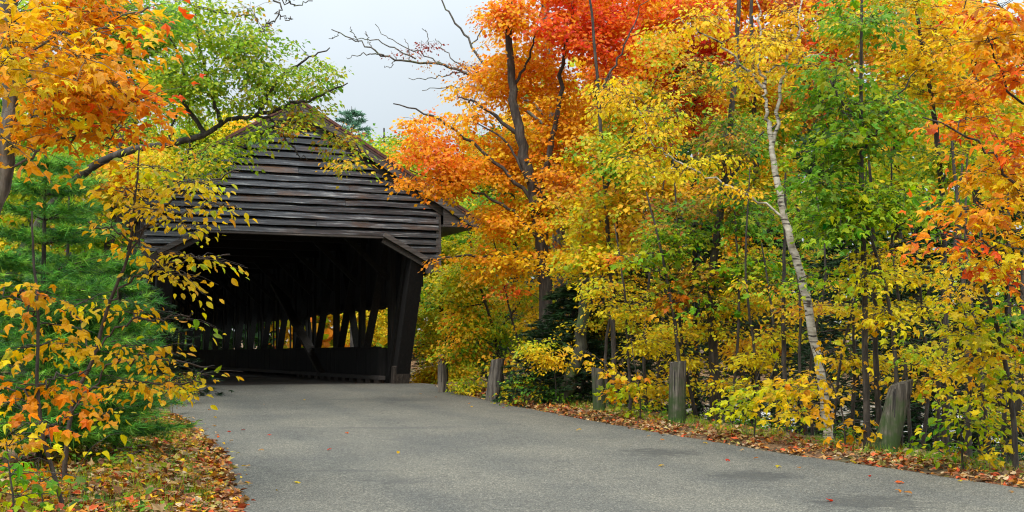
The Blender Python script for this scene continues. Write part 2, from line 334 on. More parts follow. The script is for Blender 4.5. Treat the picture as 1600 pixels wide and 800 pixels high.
# ------------------------------------------------------------------ covered bridge
def build_bridge():
    R = random.Random(3)
    T = thing('covered_bridge', 'dark weathered wooden covered bridge with an overhanging gable at the end of the road', 'covered bridge', (BX, BY, DECK), TH)
    PK, SL = 7.36, .585
    LEN = 58
    # gable: one clapboard per course, lower ones left and right of the mouth
    h = .198; z = 3.5; k = 0
    def board(v0b, v1b, v0t, v1t, z0, z1, lean):
        n = max(2, int(abs(v1b - v0b) / .5)); V = []; F = []
        sag = R.uniform(-.012, .012)
        for i in range(n + 1):
            s = i / n; vb_ = v0b + (v1b - v0b) * s; vt = v0t + (v1t - v0t) * s
            wv = .026 * noise.noise(Vector((vb_ * 1.1, z0 * 9, 2))) + sag * math.sin(s * math.pi)
            o_ = .008 * noise.noise(Vector((vb_ * .8, z0 * 5, 9))) * 2
            f_ = .56; vm_ = vb_ + (vt - vb_) * f_; zm = z0 + (z1 - z0) * f_ + wv
            V += [(vb_, -lean + o_, z0 + wv), (vb_, .035 + o_, z0 + wv), (vt, .035 + o_ * .3, z1 + wv), (vt, .012 + o_ * .3, z1 + wv), (vm_, -lean * .86 + o_, zm)]
        for i in range(n):
            a = i * 5; b = a + 5
            F += [(a, b, b + 1, a + 1), (a + 1, b + 1, b + 2, a + 2), (a + 2, b + 2, b + 3, a + 3), (a + 3, b + 3, b + 4, a + 4), (a + 4, b + 4, b, a)]
        F += [(0, 1, 2, 3, 4), (n * 5 + 4, n * 5 + 3, n * 5 + 2, n * 5 + 1, n * 5)]
        m = bpy.data.meshes.new('siding_board'); m.from_pydata(V, [], F); m.update(); link('siding_board', m, M_SIDE, T)
    while z < PK - .15:
        z1 = z + h + .012; lean = .112 + R.uniform(-.016, .018)
        lb = min(3.93, (PK - z) / SL); lt = min(3.93, max(.02, (PK - z1) / SL))
        if z + h * .5 < 4.1:
            ce = 2.43 + (4.1 - z) * (1.15 / .6) + .02; ct = 2.43 + (4.1 - min(z1, 4.1)) * (1.15 / .6) + .02
            board(-lb, -ce, -lt, -ct, z, z1, lean); board(ce, lb, ct, lt, z, z1, lean)
        else:
            if R.random() < .55 and lb > 1.6:
                s = R.uniform(-.45, .45) * lb
                board(-lb, s - .004, -lt, s - .004, z, z1, lean); board(s + .004, lb, s + .004, lt, z, z1, lean + R.uniform(-.006, .006))
            else: board(-lb, lb, -lt, lt, z, z1, lean)
        z += h; k += 1
    m = MB(); m.add([(-3.9, .06, 4.2), (3.9, .06, 4.2), (3.9, .06, 5.0), (0, .06, PK - .1), (-3.9, .06, 5.0), (-3.9, .09, 4.2), (3.9, .09, 4.2), (3.9, .09, 5.0), (0, .09, PK - .1), (-3.9, .09, 5.0)],
          [(0, 1, 2, 3, 4), (9, 8, 7, 6, 5), (0, 5, 6, 1), (1, 6, 7, 2), (2, 7, 8, 3), (3, 8, 9, 4), (4, 9, 5, 0)]); m.obj('gable_backing', M_FRAME, T)
    for s in (-1, 1):
        m = MB(); m.box(s * 3.94 - .07, s * 3.94 + .07, -.085, .06, 3.14, 4.98); m.obj('corner_board', M_TRIM, T, .008)
        # rake boards: outer bargeboard and the reddish metal edge above it
        A = (0, -.30, PK + .05); B_ = (s * 5.12, -.30, PK + .05 - 5.12 * SL)
        m = MB(); m.bar(A, B_, .035, .26, (0, 0, 1)); m.obj('bargeboard', M_TRIM, T)
        m = MB(); m.bar((0, -.335, PK + .215), (s * 5.16, -.335, PK + .215 - 5.16 * SL), .03, .07); m.obj('roof_edge', M_RUST, T)
        m = MB(); m.bar((0, -.10, PK - .16), (s * 4.1, -.10, PK - .16 - 4.1 * SL), .03, .2); m.obj('rake_board', M_TRIM, T)
        # roof: boards laid up the slope
        r0 = MB(); r0.hexa([(0, -.33, PK + .10), (s * 5.14, -.33, PK + .10 - 5.14 * SL), (s * 5.14, LEN, PK + .10 - 5.14 * SL), (0, LEN, PK + .10),
                            (0, -.33, PK + .17), (s * 5.14, -.33, PK + .17 - 5.14 * SL), (s * 5.14, LEN, PK + .17 - 5.14 * SL), (0, LEN, PK + .17)]); r0.obj('roof', M_ROOF, T)
        m = MB(); m.hexa([(s * 4.0, -.27, 4.40), (s * 5.02, -.27, 4.40), (s * 5.02, LEN, 4.40), (s * 4.0, LEN, 4.40), (s * 4.0, -.27, 4.46), (s * 5.02, -.27, 4.46), (s * 5.02, LEN, 4.46), (s * 4.0, LEN, 4.46)]); m.obj('soffit', M_TRIM, T)
        m = MB(); V = [(s * 4.02, -.255, 4.47), (s * 5.0, -.255, 4.47), (s * 4.02, -.255, PK - .08 - 4.02 * SL)]
        V += [(a, b + .02, c) for a, b, c in V]; m.add(V, [(0, 1, 2), (5, 4, 3), (0, 3, 4, 1), (1, 4, 5, 2), (2, 5, 3, 0)]); m.obj('eave_return', M_TRIM, T)
        # chamfered corner trim of the mouth
        m = MB(); m.bar((s * 2.36, -.10, 4.14), (s * 3.62, -.10, 3.48), .05, .13); m.obj('corner_trim', M_TRIM, T, .006)
        m = MB(); m.bar((s * 2.36, .02, 4.02), (s * 3.62, .02, 3.36), .12, .2); m.obj('corner_brace', M_FRAME, T)
        # skirt boards under the corner
        for i in range(4):
            x0 = s * (3.57 + i * .095); m = MB(); m.box(min(x0, x0 + s * .088), max(x0, x0 + s * .088), -.06 + R.uniform(-.006, .006), -.03, 3.12 + R.uniform(-.03, .03), 3.56); m.obj('skirt_board', M_SKIRT, T)
        for i in range(3):
            x0 = s * 3.97; y0 = .0 + i * .14; m = MB(); m.box(x0 - .015, x0 + .015, y0, y0 + .13, 3.12 + .10 * i, 4.6); m.obj('skirt_board', M_SKIRT, T)
        # slanting portal posts, in two layers
        m = MB(); V = []
        for (b0, z0) in ((1.62, -.12), (-.02, 3.5)):
            V += [(s * 3.16, b0, z0), (s * 3.58, b0, z0), (s * 3.58, b0 + .40, z0), (s * 3.16, b0 + .40, z0)]
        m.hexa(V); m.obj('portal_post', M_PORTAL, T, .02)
        m = MB(); m.bar((s * 3.37, 2.75, 0.0), (s * 3.37, .75, 4.0), .2, .24); m.obj('portal_brace', M_FRAMEV, T)
        m = MB(); V = []
        for (b0, z0) in ((1.55, -.1), (1.35, .55)):
            V += [(s * 3.1, b0, z0), (s * 3.6, b0, z0), (s * 3.6, b0 + .3, z0), (s * 3.1, b0 + .3, z0)]
        m.hexa(V); m.obj('post_foot', M_SKIRT, T, .03)
        # upper side wall of vertical boards, parapet of boards, kerb on blocks
        nb = 0; y0 = .42; m = MB()
        while y0 < LEN:
            x0 = s * (3.74 + R.uniform(-.012, .012))
            zb = 2.30 + R.uniform(-.03, .03)
            if y0 < 1.7: zb = max(zb, 3.45 - (y0 - .1) * 1.1)
            m.box(x0 - .014, x0 + .014, y0, y0 + .275, zb, 4.98); y0 += .285
        y0 = 3.3
        while y0 < LEN: x0 = s * 3.74; m.box(x0 - .014, x0 + .014, y0, y0 + .275, -.3, 1.08 + R.uniform(-.02, .02)); y0 += .285
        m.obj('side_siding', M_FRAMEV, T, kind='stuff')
        y0 = 3.05; m = MB()
        while y0 < LEN - 1.5:
            x0 = s * (3.13 + R.uniform(-.006, .006)); m.box(x0 - .014, x0 + .014, y0, y0 + .272, .1, 1.05 + R.uniform(-.01, .01)); y0 += .28
        m.obj('parapet_boards', M_FRAMEV, T, kind='stuff')
        m = MB(); m.box(min(s * 3.10, s * 3.2), max(s * 3.10, s * 3.2), 3.0, LEN - 1.5, 1.06, 1.11); m.obj('parapet_cap', M_FRAME, T)
        for i in range(3):
            xa = s * (3.11 + i * .2); m = MB(); m.box(min(xa, xa + s * .195), max(xa, xa + s * .195), 3.0, 3.03, .08, 1.05 - .006 * i); m.obj('parapet_end_board', M_FRAMEV, T)
        m = MB(); xk = s * 2.98; m.box(xk - .10, xk + .10, 2.2, LEN - 1.5, .13, .25); m.obj('kerb_beam', M_TRIM, T, .01)
        y0 = 2.3; q = 0
        while y0 < LEN - 2:
            if q < 12: m = MB(); m.box(xk - .09, xk + .09, y0, y0 + .45, .035, .128); m.obj('kerb_block', M_SKIRT, T)
            y0 += .95; q += 1
        # truss: posts and crossing braces
        b0 = 2.81; i = 0
        while b0 < LEN - 2:
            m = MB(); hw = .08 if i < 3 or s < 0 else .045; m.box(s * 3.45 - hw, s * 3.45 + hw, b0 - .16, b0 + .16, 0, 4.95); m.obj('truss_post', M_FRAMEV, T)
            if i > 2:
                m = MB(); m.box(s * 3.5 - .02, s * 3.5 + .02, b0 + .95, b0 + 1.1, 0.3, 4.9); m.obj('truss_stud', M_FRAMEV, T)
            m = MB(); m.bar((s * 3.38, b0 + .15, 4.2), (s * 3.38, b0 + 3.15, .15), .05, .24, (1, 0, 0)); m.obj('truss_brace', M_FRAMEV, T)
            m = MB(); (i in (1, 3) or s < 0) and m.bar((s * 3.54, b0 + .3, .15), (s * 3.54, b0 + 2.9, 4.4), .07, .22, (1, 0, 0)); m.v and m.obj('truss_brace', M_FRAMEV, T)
            b0 += 3.3; i += 1
        for zc in (.0, 2.36, 4.8):
            m = MB(); m.box(s * 3.68 - .05, s * 3.68 + .05, .9 if zc > 1 else 2.2, LEN - 1, zc, zc + .26); m.obj('truss_chord', M_FRAME, T)
    # loose long brace on the inner face
    m = MB(); m.bar((3.05, 9.3, .05), (3.05, 18., 3.75), .12, .34, (1, 0, 0)); m.obj('long_brace', M_SKIRT, T)
    m = MB(); m.box(-2.42, 2.42, -.09, -.03, 4.03, 4.16); m.obj('lintel_trim', M_TRIM, T, .006)
    m = MB(); m.box(-3.6, 3.6, .12, .36, 4.05, 4.3); m.obj('portal_beam', M_FRAME, T)
    # inner ceiling over the overhang stays open to the rafters; tie beams, knee braces and rafters
    b0 = 2.81; R2 = MB()
    while b0 < LEN - 2:
        m = MB(); m.box(-3.6, 3.6, b0 - .13, b0 + .13, 4.42, 4.7); m.obj('tie_beam', M_FRAME, T)
        for s in (-1, 1):
            m = MB(); m.bar((s * 3.35, b0, 3.1), (s * 1.9, b0, 4.46), .14, .16, (0, 1, 0)); m.obj('knee_brace', M_FRAME, T)
        m = MB(); m.bar((-3.3, b0 + .2, 4.75), (3.3, b0 + 3.2, 4.75), .12, .16); m.obj('sway_brace', M_FRAME, T)
        b0 += 3.3
    b0 = .5
    while b0 < 36:
        for s in (-1, 1):
            m = MB(); m.bar((0, b0, PK + .0), (s * 4.5, b0, PK + .0 - 4.5 * SL), .09, .15); m.obj('rafter', M_FRAME, T)
        b0 += 1.1
    # deck of cross planks
    m = MB(); y0 = 1.15
    while y0 < LEN: m.box(-3.6, 3.6, y0, y0 + .27, -.06, .03 + R.uniform(-.006, .006)); y0 += .28
    m.obj('deck_planking', mat_wood('deck_wood', [(.3, (.03, .026, .022)), (.55, (.09, .08, .07)), (.8, (.2, .18, .155))], 0, .7), T, kind='stuff')
    m = MB(); m.box(-4.1, 4.1, 1.9, 3.4, -2.9, -.10); m.obj('abutment', M_ROCK, T)
build_bridge()
# ------------------------------------------------------------------ posts beside the road
def log_post(px, pyb, pyt, wpx, lean, mossy, label, slant=0, dep=None):
    d = dep or gdepth(px, pyb); x = (px - HX) / FPX * d; z0 = Gf(x, d); ht = (pyb - pyt) / FPX * d; r = wpx / 2 / FPX * d
    T = thing('wooden_post', label, 'post', (x, d, z0), 0, 'old wooden guard posts along the road edge')
    n = 20; K = 12; V = []; F = []; sd_ = random.random() * 50
    for k in range(K + 1):
        f = k / K; z = -.25 + f * (ht + .25); cx = lean * ht * max(z, 0) / ht
        for j in range(n):
            a = 2 * math.pi * j / n
            rr = r * (1 + .10 * noise.noise(Vector((math.cos(a) * 1.6 + sd_, math.sin(a) * 1.6, z * .7))) - .13 * max(0, noise.noise(Vector((math.cos(a) * 6 + sd_, math.sin(a) * 6, z * .5)))) + .06 * (1 - f) ** 3)
            zz = z
            if k == K: zz = z + slant * math.cos(a) * r + .02 * noise.noise(Vector((a * 3, sd_, 0))); rr *= .96
            V.append((cx + rr * math.cos(a), rr * math.sin(a) * .9, zz))
    for k in range(K):
        for j in range(n):
            j2 = (j + 1) % n; F.append((k * n + j, k * n + j2, (k + 1) * n + j2, (k + 1) * n + j))
    m = bpy.data.meshes.new('post_shaft'); m.from_pydata(V, [], F); m.update()
    for p in m.polygons: p.use_smooth = True
    link('post_shaft', m, M_POSTM if mossy else M_POST, T)
    Vt = [V[K * n + j] for j in range(n)]; c = tuple(sum(v[i] for v in Vt) / n for i in range(3)); c = (c[0], c[1], c[2] - .015)
    m = bpy.data.meshes.new('post_top'); m.from_pydata([(a * .998 + c[0] * .002, b, e) for a, b, e in Vt] + [c], [], [(j, (j + 1) % n, n) for j in range(n)]); m.update()
    link('post_top', m, M_POST, T)
    if mossy is not None:
        for q in range(2):     # a split running down the face
            a = -1.57 + random.uniform(-.7, .7); zc = ht * random.uniform(.5, .8); mb = MB(); mb.bar((lean * zc + r * .93 * math.cos(a), r * .84 * math.sin(a), zc - .22), (lean * zc + r * .93 * math.cos(a + .1), r * .85 * math.sin(a + .1), zc + .2), .014, .02, (0, 1, 0)); mb.obj('crack', M_FRAMEV, T)
    return T
log_post(1383, 706, 598, 37, .24, True, 'leaning grey post with mossy green foot, the nearest post on the verge', .3)
log_post(1058, 662, 565, 27, .02, True, 'upright mossy post with a flat top under the green and orange maple sprays', .12)
log_post(937, 646, 576, 20, -.04, True, 'thin dark post half hidden in yellow leaves, between the two upright grey posts', -.2)
log_post(768, 631, 561, 21, .14, False, 'pale grey split post leaning right on the asphalt edge', .1)
log_post(692, 617, 554, 16, .0, False, 'upright brown post nearest the covered bridge', -.1)
# ------------------------------------------------------------------ leaves
def tpl(half, tris_half, zs):
    """half outline (x,y) from base to tip, mirrored; fan from base"""
    return half
def make_tpl(kind):
    if kind == 'maple':      # five-lobed, 10 triangles
        h = [(-.05, .26, -.05), (.14, .27, .0), (.40, .54, -.10), (.52, .23, .03), (.74, .20, -.03)]
        V = [(0, 0, 0), (.3, 0, .04)] + h + [(1, 0, -.16)] + [(x, -y, z) for x, y, z in h[::-1]]
        o = [0] + list(range(2, len(V))); F = [(1, o[i], o[(i + 1) % len(o)]) for i in range(len(o))]
    elif kind == 'maple_lite':
        V = [(0, 0, 0), (.30, .50, -.06), (.48, .17, .04), (1, 0, -.12), (.48, -.17, .04), (.30, -.50, -.06)]
        F = [(0, 2, 1), (0, 3, 2), (0, 4, 3), (0, 5, 4)]
    elif kind == 'oval':
        V = [(0, 0, 0), (.26, .27, .06), (.64, .27, .05), (1, 0, -.10), (.64, -.27, .05), (.26, -.27, .06)]
        F = [(0, 2, 1), (0, 3, 2), (0, 4, 3), (0, 5, 4)]
    elif kind == 'oval_fine':
        h = [(.12, .17, .04), (.36, .30, .07), (.62, .27, .05), (.84, .13, 0)]
        V = [(0, 0, 0), (.5, 0, -.02)] + h + [(1, 0, -.10)] + [(x, -y, z) for x, y, z in h[::-1]]
        o = [0] + list(range(2, len(V))); F = [(1, o[i], o[(i + 1) % len(o)]) for i in range(len(o))]
    elif kind == 'lobed':    # oak
        V = [(0, 0, 0), (.28, .26, -.03), (.42, .10, .02), (.62, .30, -.04), (1, 0, -.1), (.62, -.30, -.04), (.42, -.10, .02), (.28, -.26, -.03)]
        F = [(0, 2, 1), (0, 4, 2), (2, 4, 3), (0, 6, 4), (4, 6, 5), (0, 7, 6)]
    elif kind in ('kite', 'kite_thin'):
        h_ = .50 if kind == 'kite' else .34; V = [(0, 0, 0), (.42, h_, .05), (1, 0, -.10), (.42, -h_, .05)]; F = [(0, 2, 1), (0, 3, 2)]
    elif kind == 'clump':
        V = [(0, 0, 0), (.3, .5, .1), (.8, .35, -.1), (1, -.1, .05), (.5, -.5, -.05)]; F = [(0, 2, 1), (0, 3, 2), (0, 4, 3)]
    elif kind == 'needle':
        V = [(0, 0, 0), (.5, .02, 0), (1, 0, 0), (.5, -.02, 0)]; F = [(0, 2, 1), (0, 3, 2)]
    return np.array(V, float), np.array(F, int)
TPL = {k: make_tpl(k) for k in ('maple', 'maple_lite', 'oval', 'oval_fine', 'lobed', 'clump', 'kite', 'kite_thin')}
C = dict(
    orange=[(.93, .31, .008), (.93, .40, .010), (.90, .24, .010), (.93, .48, .010)],
    deep=[(.92, .15, .010), (.92, .24, .010), (.88, .09, .012)],
    red=[(.82, .05, .012), (.88, .09, .012), (.66, .03, .012), (.90, .17, .015)],
    dark=[(.28, .03, .02), (.40, .05, .02), (.2, .04, .02)],
    rust=[(.50, .16, .015), (.62, .24, .015), (.40, .13, .015), (.68, .32, .02)],
    gold=[(.93, .56, .010), (.93, .49, .010), (.93, .63, .014), (.92, .42, .010)],
    yellow=[(.93, .70, .015), (.90, .64, .012), (.86, .72, .02), (.93, .60, .012)],
    lemon=[(.80, .74, .02), (.68, .70, .02), (.88, .72, .02)],
    lime=[(.38, .55, .015), (.54, .64, .02), (.28, .46, .015), (.66, .66, .02)],
    green=[(.10, .32, .015), (.06, .24, .015), (.17, .40, .015), (.24, .44, .015)],
    deepgreen=[(.035, .11, .02), (.05, .15, .025), (.03, .08, .015)],
    oak=[(.14, .31, .015), (.22, .42, .015), (.34, .48, .015), (.09, .22, .02), (.46, .34, .02)],
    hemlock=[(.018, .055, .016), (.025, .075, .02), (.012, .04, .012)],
    pine=[(.08, .30, .03), (.14, .42, .03), (.03, .17, .025), (.26, .52, .04)],
    bluepine=[(.17, .34, .22), (.22, .42, .28)],
    litter=[(.42, .17, .05), (.55, .30, .10), (.30, .11, .04), (.62, .40, .18), (.62, .24, .03), (.24, .09, .04), (.7, .12, .03), (.66, .48, .28), (.5, .42, .1)],
)
def pal(spec, n):
    """spec like 'orange gold gold' -> n colours"""
    names = spec.split(); a = [c for s in names for c in C[s]]
    return np.array(a)[RNG.integers(0, len(a), n)]
def nrm(a): return a / (np.linalg.norm(a, axis=-1, keepdims=True) + 1e-9)
def leaves_mesh(P, D, Nn, Sz, Cc, kind):
    V, F = TPL[kind]; Nn = nrm(Nn - D * np.sum(D * Nn, 1)[:, None]); Sd = np.cross(Nn, D)
    asp = RNG.uniform(.8, 1.15, len(P)); cur = RNG.uniform(.2, 2.4, len(P))
    VV = P[:, None, :] + Sz[:, None, None] * (V[None, :, :1] * D[:, None, :] + asp[:, None, None] * V[None, :, 1:2] * Sd[:, None, :] + cur[:, None, None] * V[None, :, 2:3] * Nn[:, None, :])
    FF = F[None] + (np.arange(len(P)) * len(V))[:, None, None]
    return VV.reshape(-1, 3), FF.reshape(-1, 3), np.repeat(Cc, len(V), 0)
def mat_leaf_part():
    m = M_LEAF.copy(); m.name = 'near_leaf'; t = m.node_tree; n = t.nodes.new; l = t.links.new
    bs = t.nodes['Principled BSDF']; old = bs.inputs['Base Color'].links[0].from_socket
    tcn = n('ShaderNodeTexCoord'); oi = n('ShaderNodeObjectInfo'); ad = n('ShaderNodeVectorMath'); ad.operation = 'ADD'; l(tcn.outputs['Object'], ad.inputs[0]); l(oi.outputs['Location'], ad.inputs[1])
    k = ramp(t, tnoise(t, 3.5, 4, ad.outputs[0], .7), [(.56, (0, 0, 0)), (.72, (.7, .7, .7))]); c = mixc(t, k, old, mixc(t, 1.0, old, (.55, .30, .5), 'MULTIPLY'))
    s = n('ShaderNodeSeparateXYZ'); l(tcn.outputs['Object'], s.inputs[0]); ab = n('ShaderNodeMath'); ab.operation = 'ABSOLUTE'; l(s.outputs['Y'], ab.inputs[0])
    k2 = ramp(t, ab.outputs[0], [(.0, (.5, .5, .5)), (.035, (0, 0, 0))]); c = mixc(t, k2, c, mixc(t, 1.0, c, (1.3, 1.6, 1.3), 'MULTIPLY'))
    rv = n('ShaderNodeMapRange'); rv.inputs['To Min'].default_value = .72; rv.inputs['To Max'].default_value = 1.06; l(oi.outputs['Random'], rv.inputs[0])
    sc = n('ShaderNodeVectorMath'); sc.operation = 'SCALE'; l(c, sc.inputs[0]); l(rv.outputs[0], sc.inputs['Scale'])
    l(sc.outputs[0], bs.inputs['Base Color']); tr = [q for q in t.nodes if q.type == 'BSDF_TRANSLUCENT'][0]; l(sc.outputs[0], tr.inputs[0]); return m
M_LEAFP = mat_leaf_part()
LEAFMESH = {}
def leaf_part_mesh(kind, col, var=1):
    key = (kind, var, tuple(np.round(col, 3)))
    if key not in LEAFMESH:
        V, F = TPL[kind]; V = V * np.array([(1, .9, 1.06, .95, 1.)[var], (1, .85, 1.08, .7, .95)[var], (.5, 1.4, 2.4, 3.2, -1.6)[var]]); V[:, 1] += (0, .10, -.08, .05, -.12)[var] * V[:, 0] ** 2; V[:, 2] += (0, -.05, -.16, .1, -.1)[var] * V[:, 0] ** 2; m = mesh_np('leaf', V, F, np.tile(col, (len(V), 1))); m.materials.append(M_LEAFP); LEAFMESH[key] = m
    return LEAFMESH[key]
TRI = [0]
def plant(name, label, cat, d, trunk, r0, blobs, leaf=.10, kind='maple_lite', limbs=(), dr=1.0, parts=0, bark=None, group=None,
          r1=None, droop=.34, K=10, NS=5, face=.5, flat=.26, forks=(), basez=None, twigs=True, lod=1.0):
    """trunk, limbs: photo positions [(x, y[, extra depth])] back-projected at distance d; blobs: where the leaf masses hang"""
    bark = bark or M_BARK
    def wp(p): return W(p[0], p[1], d + (p[2] if len(p) > 2 else 0))
    tp = [wp(p) for p in trunk]; bz = Gf(tp[0][0], tp[0][1]) - .08 if basez is None else basez
    tp[0][2] = bz
    v_, b_ = vb(tp[0][0], tp[0][1])
    if (abs(v_) < 4.9 and -1 < b_ < 60) or (xl(tp[0][1]) < tp[0][0] < xr(tp[0][1]) and b_ < 0): print('TRUNK IN WAY', label, round(v_, 1), round(b_, 1))
    base = tp[0].copy(); T = thing(name, label, cat, tuple(base), 0, group)
    m = max(8, len(tp) * 5); P = spline(tp, m)
    P[1:-1] += RNG.normal(0, r0 * .12, (m - 2, 3)) * [1, 1, .2]
    rr = np.linspace(1, 0, m) ** .8; r1 = r1 if r1 is not None else r0 * .3; Rr = r1 + (r0 - r1) * rr; Rr[0] *= 1.35; Rr[1] *= 1.08
    t = TB(); t.tube(P - base, Rr, 10 if r0 > .06 else 6); link('trunk', t.mesh('trunk'), bark, T)
    nodes = [P[2:]]; nr = [Rr[2:]]
    for i, lp in enumerate(limbs):
        rl = r0 * .35; lp = list(lp)
        if isinstance(lp[0], (int, float)): rl = lp[0]; lp = lp[1:]
        Q = spline([wp(p) for p in lp], len(lp) * 5); Q[1:] += RNG.normal(0, .025, (len(Q) - 1, 3))
        RL = np.linspace(rl, max(.008, rl * .25), len(Q)); t = TB(); t.tube(Q - base, RL, 6); link('limb', t.mesh('limb'), bark, T)
        nodes.append(Q); nr.append(RL)
    nodes = np.concatenate(nodes); nr = np.concatenate(nr)
    L = leaf * 4.8; cl = []; cs = []
    if d > 23.6: kind = {'maple_lite': 'kite', 'oval': 'kite_thin', 'lobed': 'kite_thin'}[kind]; lod *= 1.9
    else: lod *= 1.55
    for bl in blobs:
        px, py, rx, ry, sp = bl[:5]; cov = bl[5] if len(bl) > 5 else 1.6; dd = d + (bl[6] if len(bl) > 6 else 0)
        lpx = leaf * FPX / dd; nl = cov * lod * math.pi * rx * ry / (.30 * lpx * lpx); cut = .5 * L / dd * FPX; rx = max(rx * .4, rx - cut); ry = max(ry * .6, ry - cut * .3); nc = max(1, int(nl / (K * NS) + .5))
        c = 0; tries = 0
        while c < nc and tries < nc * 12:
            tries += 1
            g = RNG.normal(0, 1, 3); g /= np.linalg.norm(g); g *= RNG.random() ** .5 * (1 + .75 * noise.noise(Vector((g[0] * 1.9 + px * .13, g[1] * 1.9 + py * .17, g[2] * 1.9))))
            q = W(px + g[0] * rx, py + g[1] * ry, dd + g[2] * dr)
            if noise.noise(Vector(q * .9)) < -.22 and RNG.random() < .7: continue
            if q[2] < Gf(q[0], q[1]) + .15: continue
            v_, b_ = vb(q[0], q[1])
            if abs(v_) < (4.15 if q[2] < DECK + 3.6 else 4.8) and b_ > -.6 and b_ < 58 and q[2] < DECK + 7.6 - .585 * abs(v_) + .3: continue
            cl.append(q); cs.append(sp); c += 1
    cl = np.array(cl); tw = TB()
    if len(cl) == 0: return T
    # nearest first, so that branches grow off branches
    dist = np.min(np.linalg.norm(cl[:, None, :] - nodes[None, ::3, :], axis=2), axis=1); order = np.argsort(dist)
    Cn = []; An = []; SPn = []
    for oi in order:
        q = cl[oi]; dv = nodes - q; ds = np.linalg.norm(dv, axis=1) + .8 * np.clip(dv[:, 2], 0, 9) ; j = int(np.argmin(ds)); a = nodes[j]
        ln = np.linalg.norm(q - a) + 1e-6; mid = (a + q) / 2 + RNG.normal(0, .06 * ln, 3); mid[2] += .10 * ln
        k = 5 if d < 24 else 4; Bq = spline([a, mid, q], k); rb = min(nr[j] * .8, .005 + .007 * ln)
        if twigs: tw.tube(Bq - base, np.linspace(rb, .004, k), 4 if d < 24 else 3)
        nodes = np.concatenate([nodes, Bq[1:]]); nr = np.concatenate([nr, np.linspace(rb, .004, k)[1:]])
        axd = (q - a) / ln; az0 = math.atan2(axd[1], axd[0]); tilt = RNG.normal(0, .18, 2)
        n = NS; az = az0 + (np.arange(n) - (n - 1) / 2) * (4.6 / n) + RNG.normal(0, .25, n)
        Ls = L * RNG.uniform(.65, 1.2, n); dz = RNG.normal(0, flat, n) + tilt[0] * np.cos(az) + tilt[1] * np.sin(az) - .08
        st = q - axd * RNG.uniform(0, .6, n)[:, None] * min(L, ln); Dd = np.stack([np.cos(az), np.sin(az), dz], 1)
        Cn.append(st); An.append(st + Dd * Ls[:, None]); SPn += [(cs[oi], n)]
        if twigs and d < 23.6:
            for i in range(n):
                e = An[-1][i]; s_ = st[i]; tw.tube(np.array([s_, (s_ + e) / 2 + [0, 0, .03], e]) - base, [.0045, .003, .002], 3)
    if twigs: link('branches', tw.mesh('branches'), bark if bark is not M_BIRCH else M_TWIG, T, kind='stuff')
    Cn = np.concatenate(Cn); An = np.concatenate(An); ns = len(Cn)
    Dv = nrm(An - Cn); Ln = np.linalg.norm(An - Cn, axis=1)
    tt = np.clip((np.arange(K) + .8) / K, 0, 1)[None, :] + RNG.normal(0, .03, (ns, K)); sg = np.where(np.arange(K) % 2, 1., -1.)[None, :] * np.ones((ns, 1))
    Sd = nrm(np.cross(Dv, [0, 0, 1.]))
    Pp = Cn[:, None] + Dv[:, None] * (Ln[:, None] * tt)[..., None] + Sd[:, None] * (sg * Ln[:, None] * RNG.uniform(.02, .34, (ns, K)) * (1.15 - .6 * tt))[..., None]
    Pp[..., 2] -= RNG.normal(.35, .55, (ns, K)) * leaf + .25 * leaf * tt ** 2
    Dl = nrm(Dv[:, None] * (.35 + .6 * tt)[..., None] + Sd[:, None] * (sg * .8 * (1.1 - tt))[..., None] + np.array([0, 0, -droop]) + RNG.normal(0, .28, (ns, K, 3)))
    Nn = np.array([0, -face * .5, .85]) + Dv[:, None] * face * .7 + RNG.normal(0, .38, (ns, K, 3))
    Sz = leaf * RNG.uniform(.5, 1.25, (ns, K))
    sc = np.concatenate([pal(s_, n) for s_, n in SPn]); lc = np.concatenate([pal(s_, n * K).reshape(n, K, 3) for s_, n in SPn])
    fm = RNG.uniform(.0, .75, (ns, 1, 1)); Cc = (sc[:, None] * (1 - fm) + lc * fm) * RNG.uniform(.72, 1.15, (ns, K, 1))
    Pp = Pp.reshape(-1, 3); Dl = Dl.reshape(-1, 3); Nn = Nn.reshape(-1, 3); Sz = Sz.ravel(); Cc = np.clip(Cc.reshape(-1, 3), .004, .93)
    keep = np.ones(len(Pp), bool)
    if parts:
        sx = Pp[:, 0] / Pp[:, 1] * FPX + HX; sy = HY - (Pp[:, 2] - CZ) / Pp[:, 1] * FPX
        inn = (sx > 0) & (sx < 1600) & (sy > 0) & (sy < 800); ap = Sz / Pp[:, 1] * inn
        idx = np.argsort(-ap)[:parts]; keep[idx] = False; kk = {'maple_lite': 'maple', 'oval': 'oval_fine'}.get(kind, kind)
        for i in idx:
            if not inn[i]: keep[i] = True; continue
            cq = np.round(Cc[i] * 10) / 10 + .004; cq[2] = min(cq[2], .03)
            o = bpy.data.objects.new('leaf', leaf_part_mesh(kk, cq, int(i) % 5)); COL.objects.link(o); o.parent = T
            x_ = Dl[i]; n_ = nrm(Nn[i] - x_ * np.dot(x_, Nn[i])); y_ = np.cross(n_, x_); s = Sz[i]; p = Pp[i] - base
            o.matrix_basis = Matrix(((x_[0] * s, y_[0] * s, n_[0] * s, p[0]), (x_[1] * s, y_[1] * s, n_[1] * s, p[1]), (x_[2] * s, y_[2] * s, n_[2] * s, p[2]), (0, 0, 0, 1)))
    V, F, cc = leaves_mesh(Pp[keep] - base, Dl[keep], Nn[keep], Sz[keep], Cc[keep], kind)
    TRI[0] += len(F)
    link('crown', mesh_np('crown', V, F, cc), M_LEAF, T, kind='stuff')
    return T
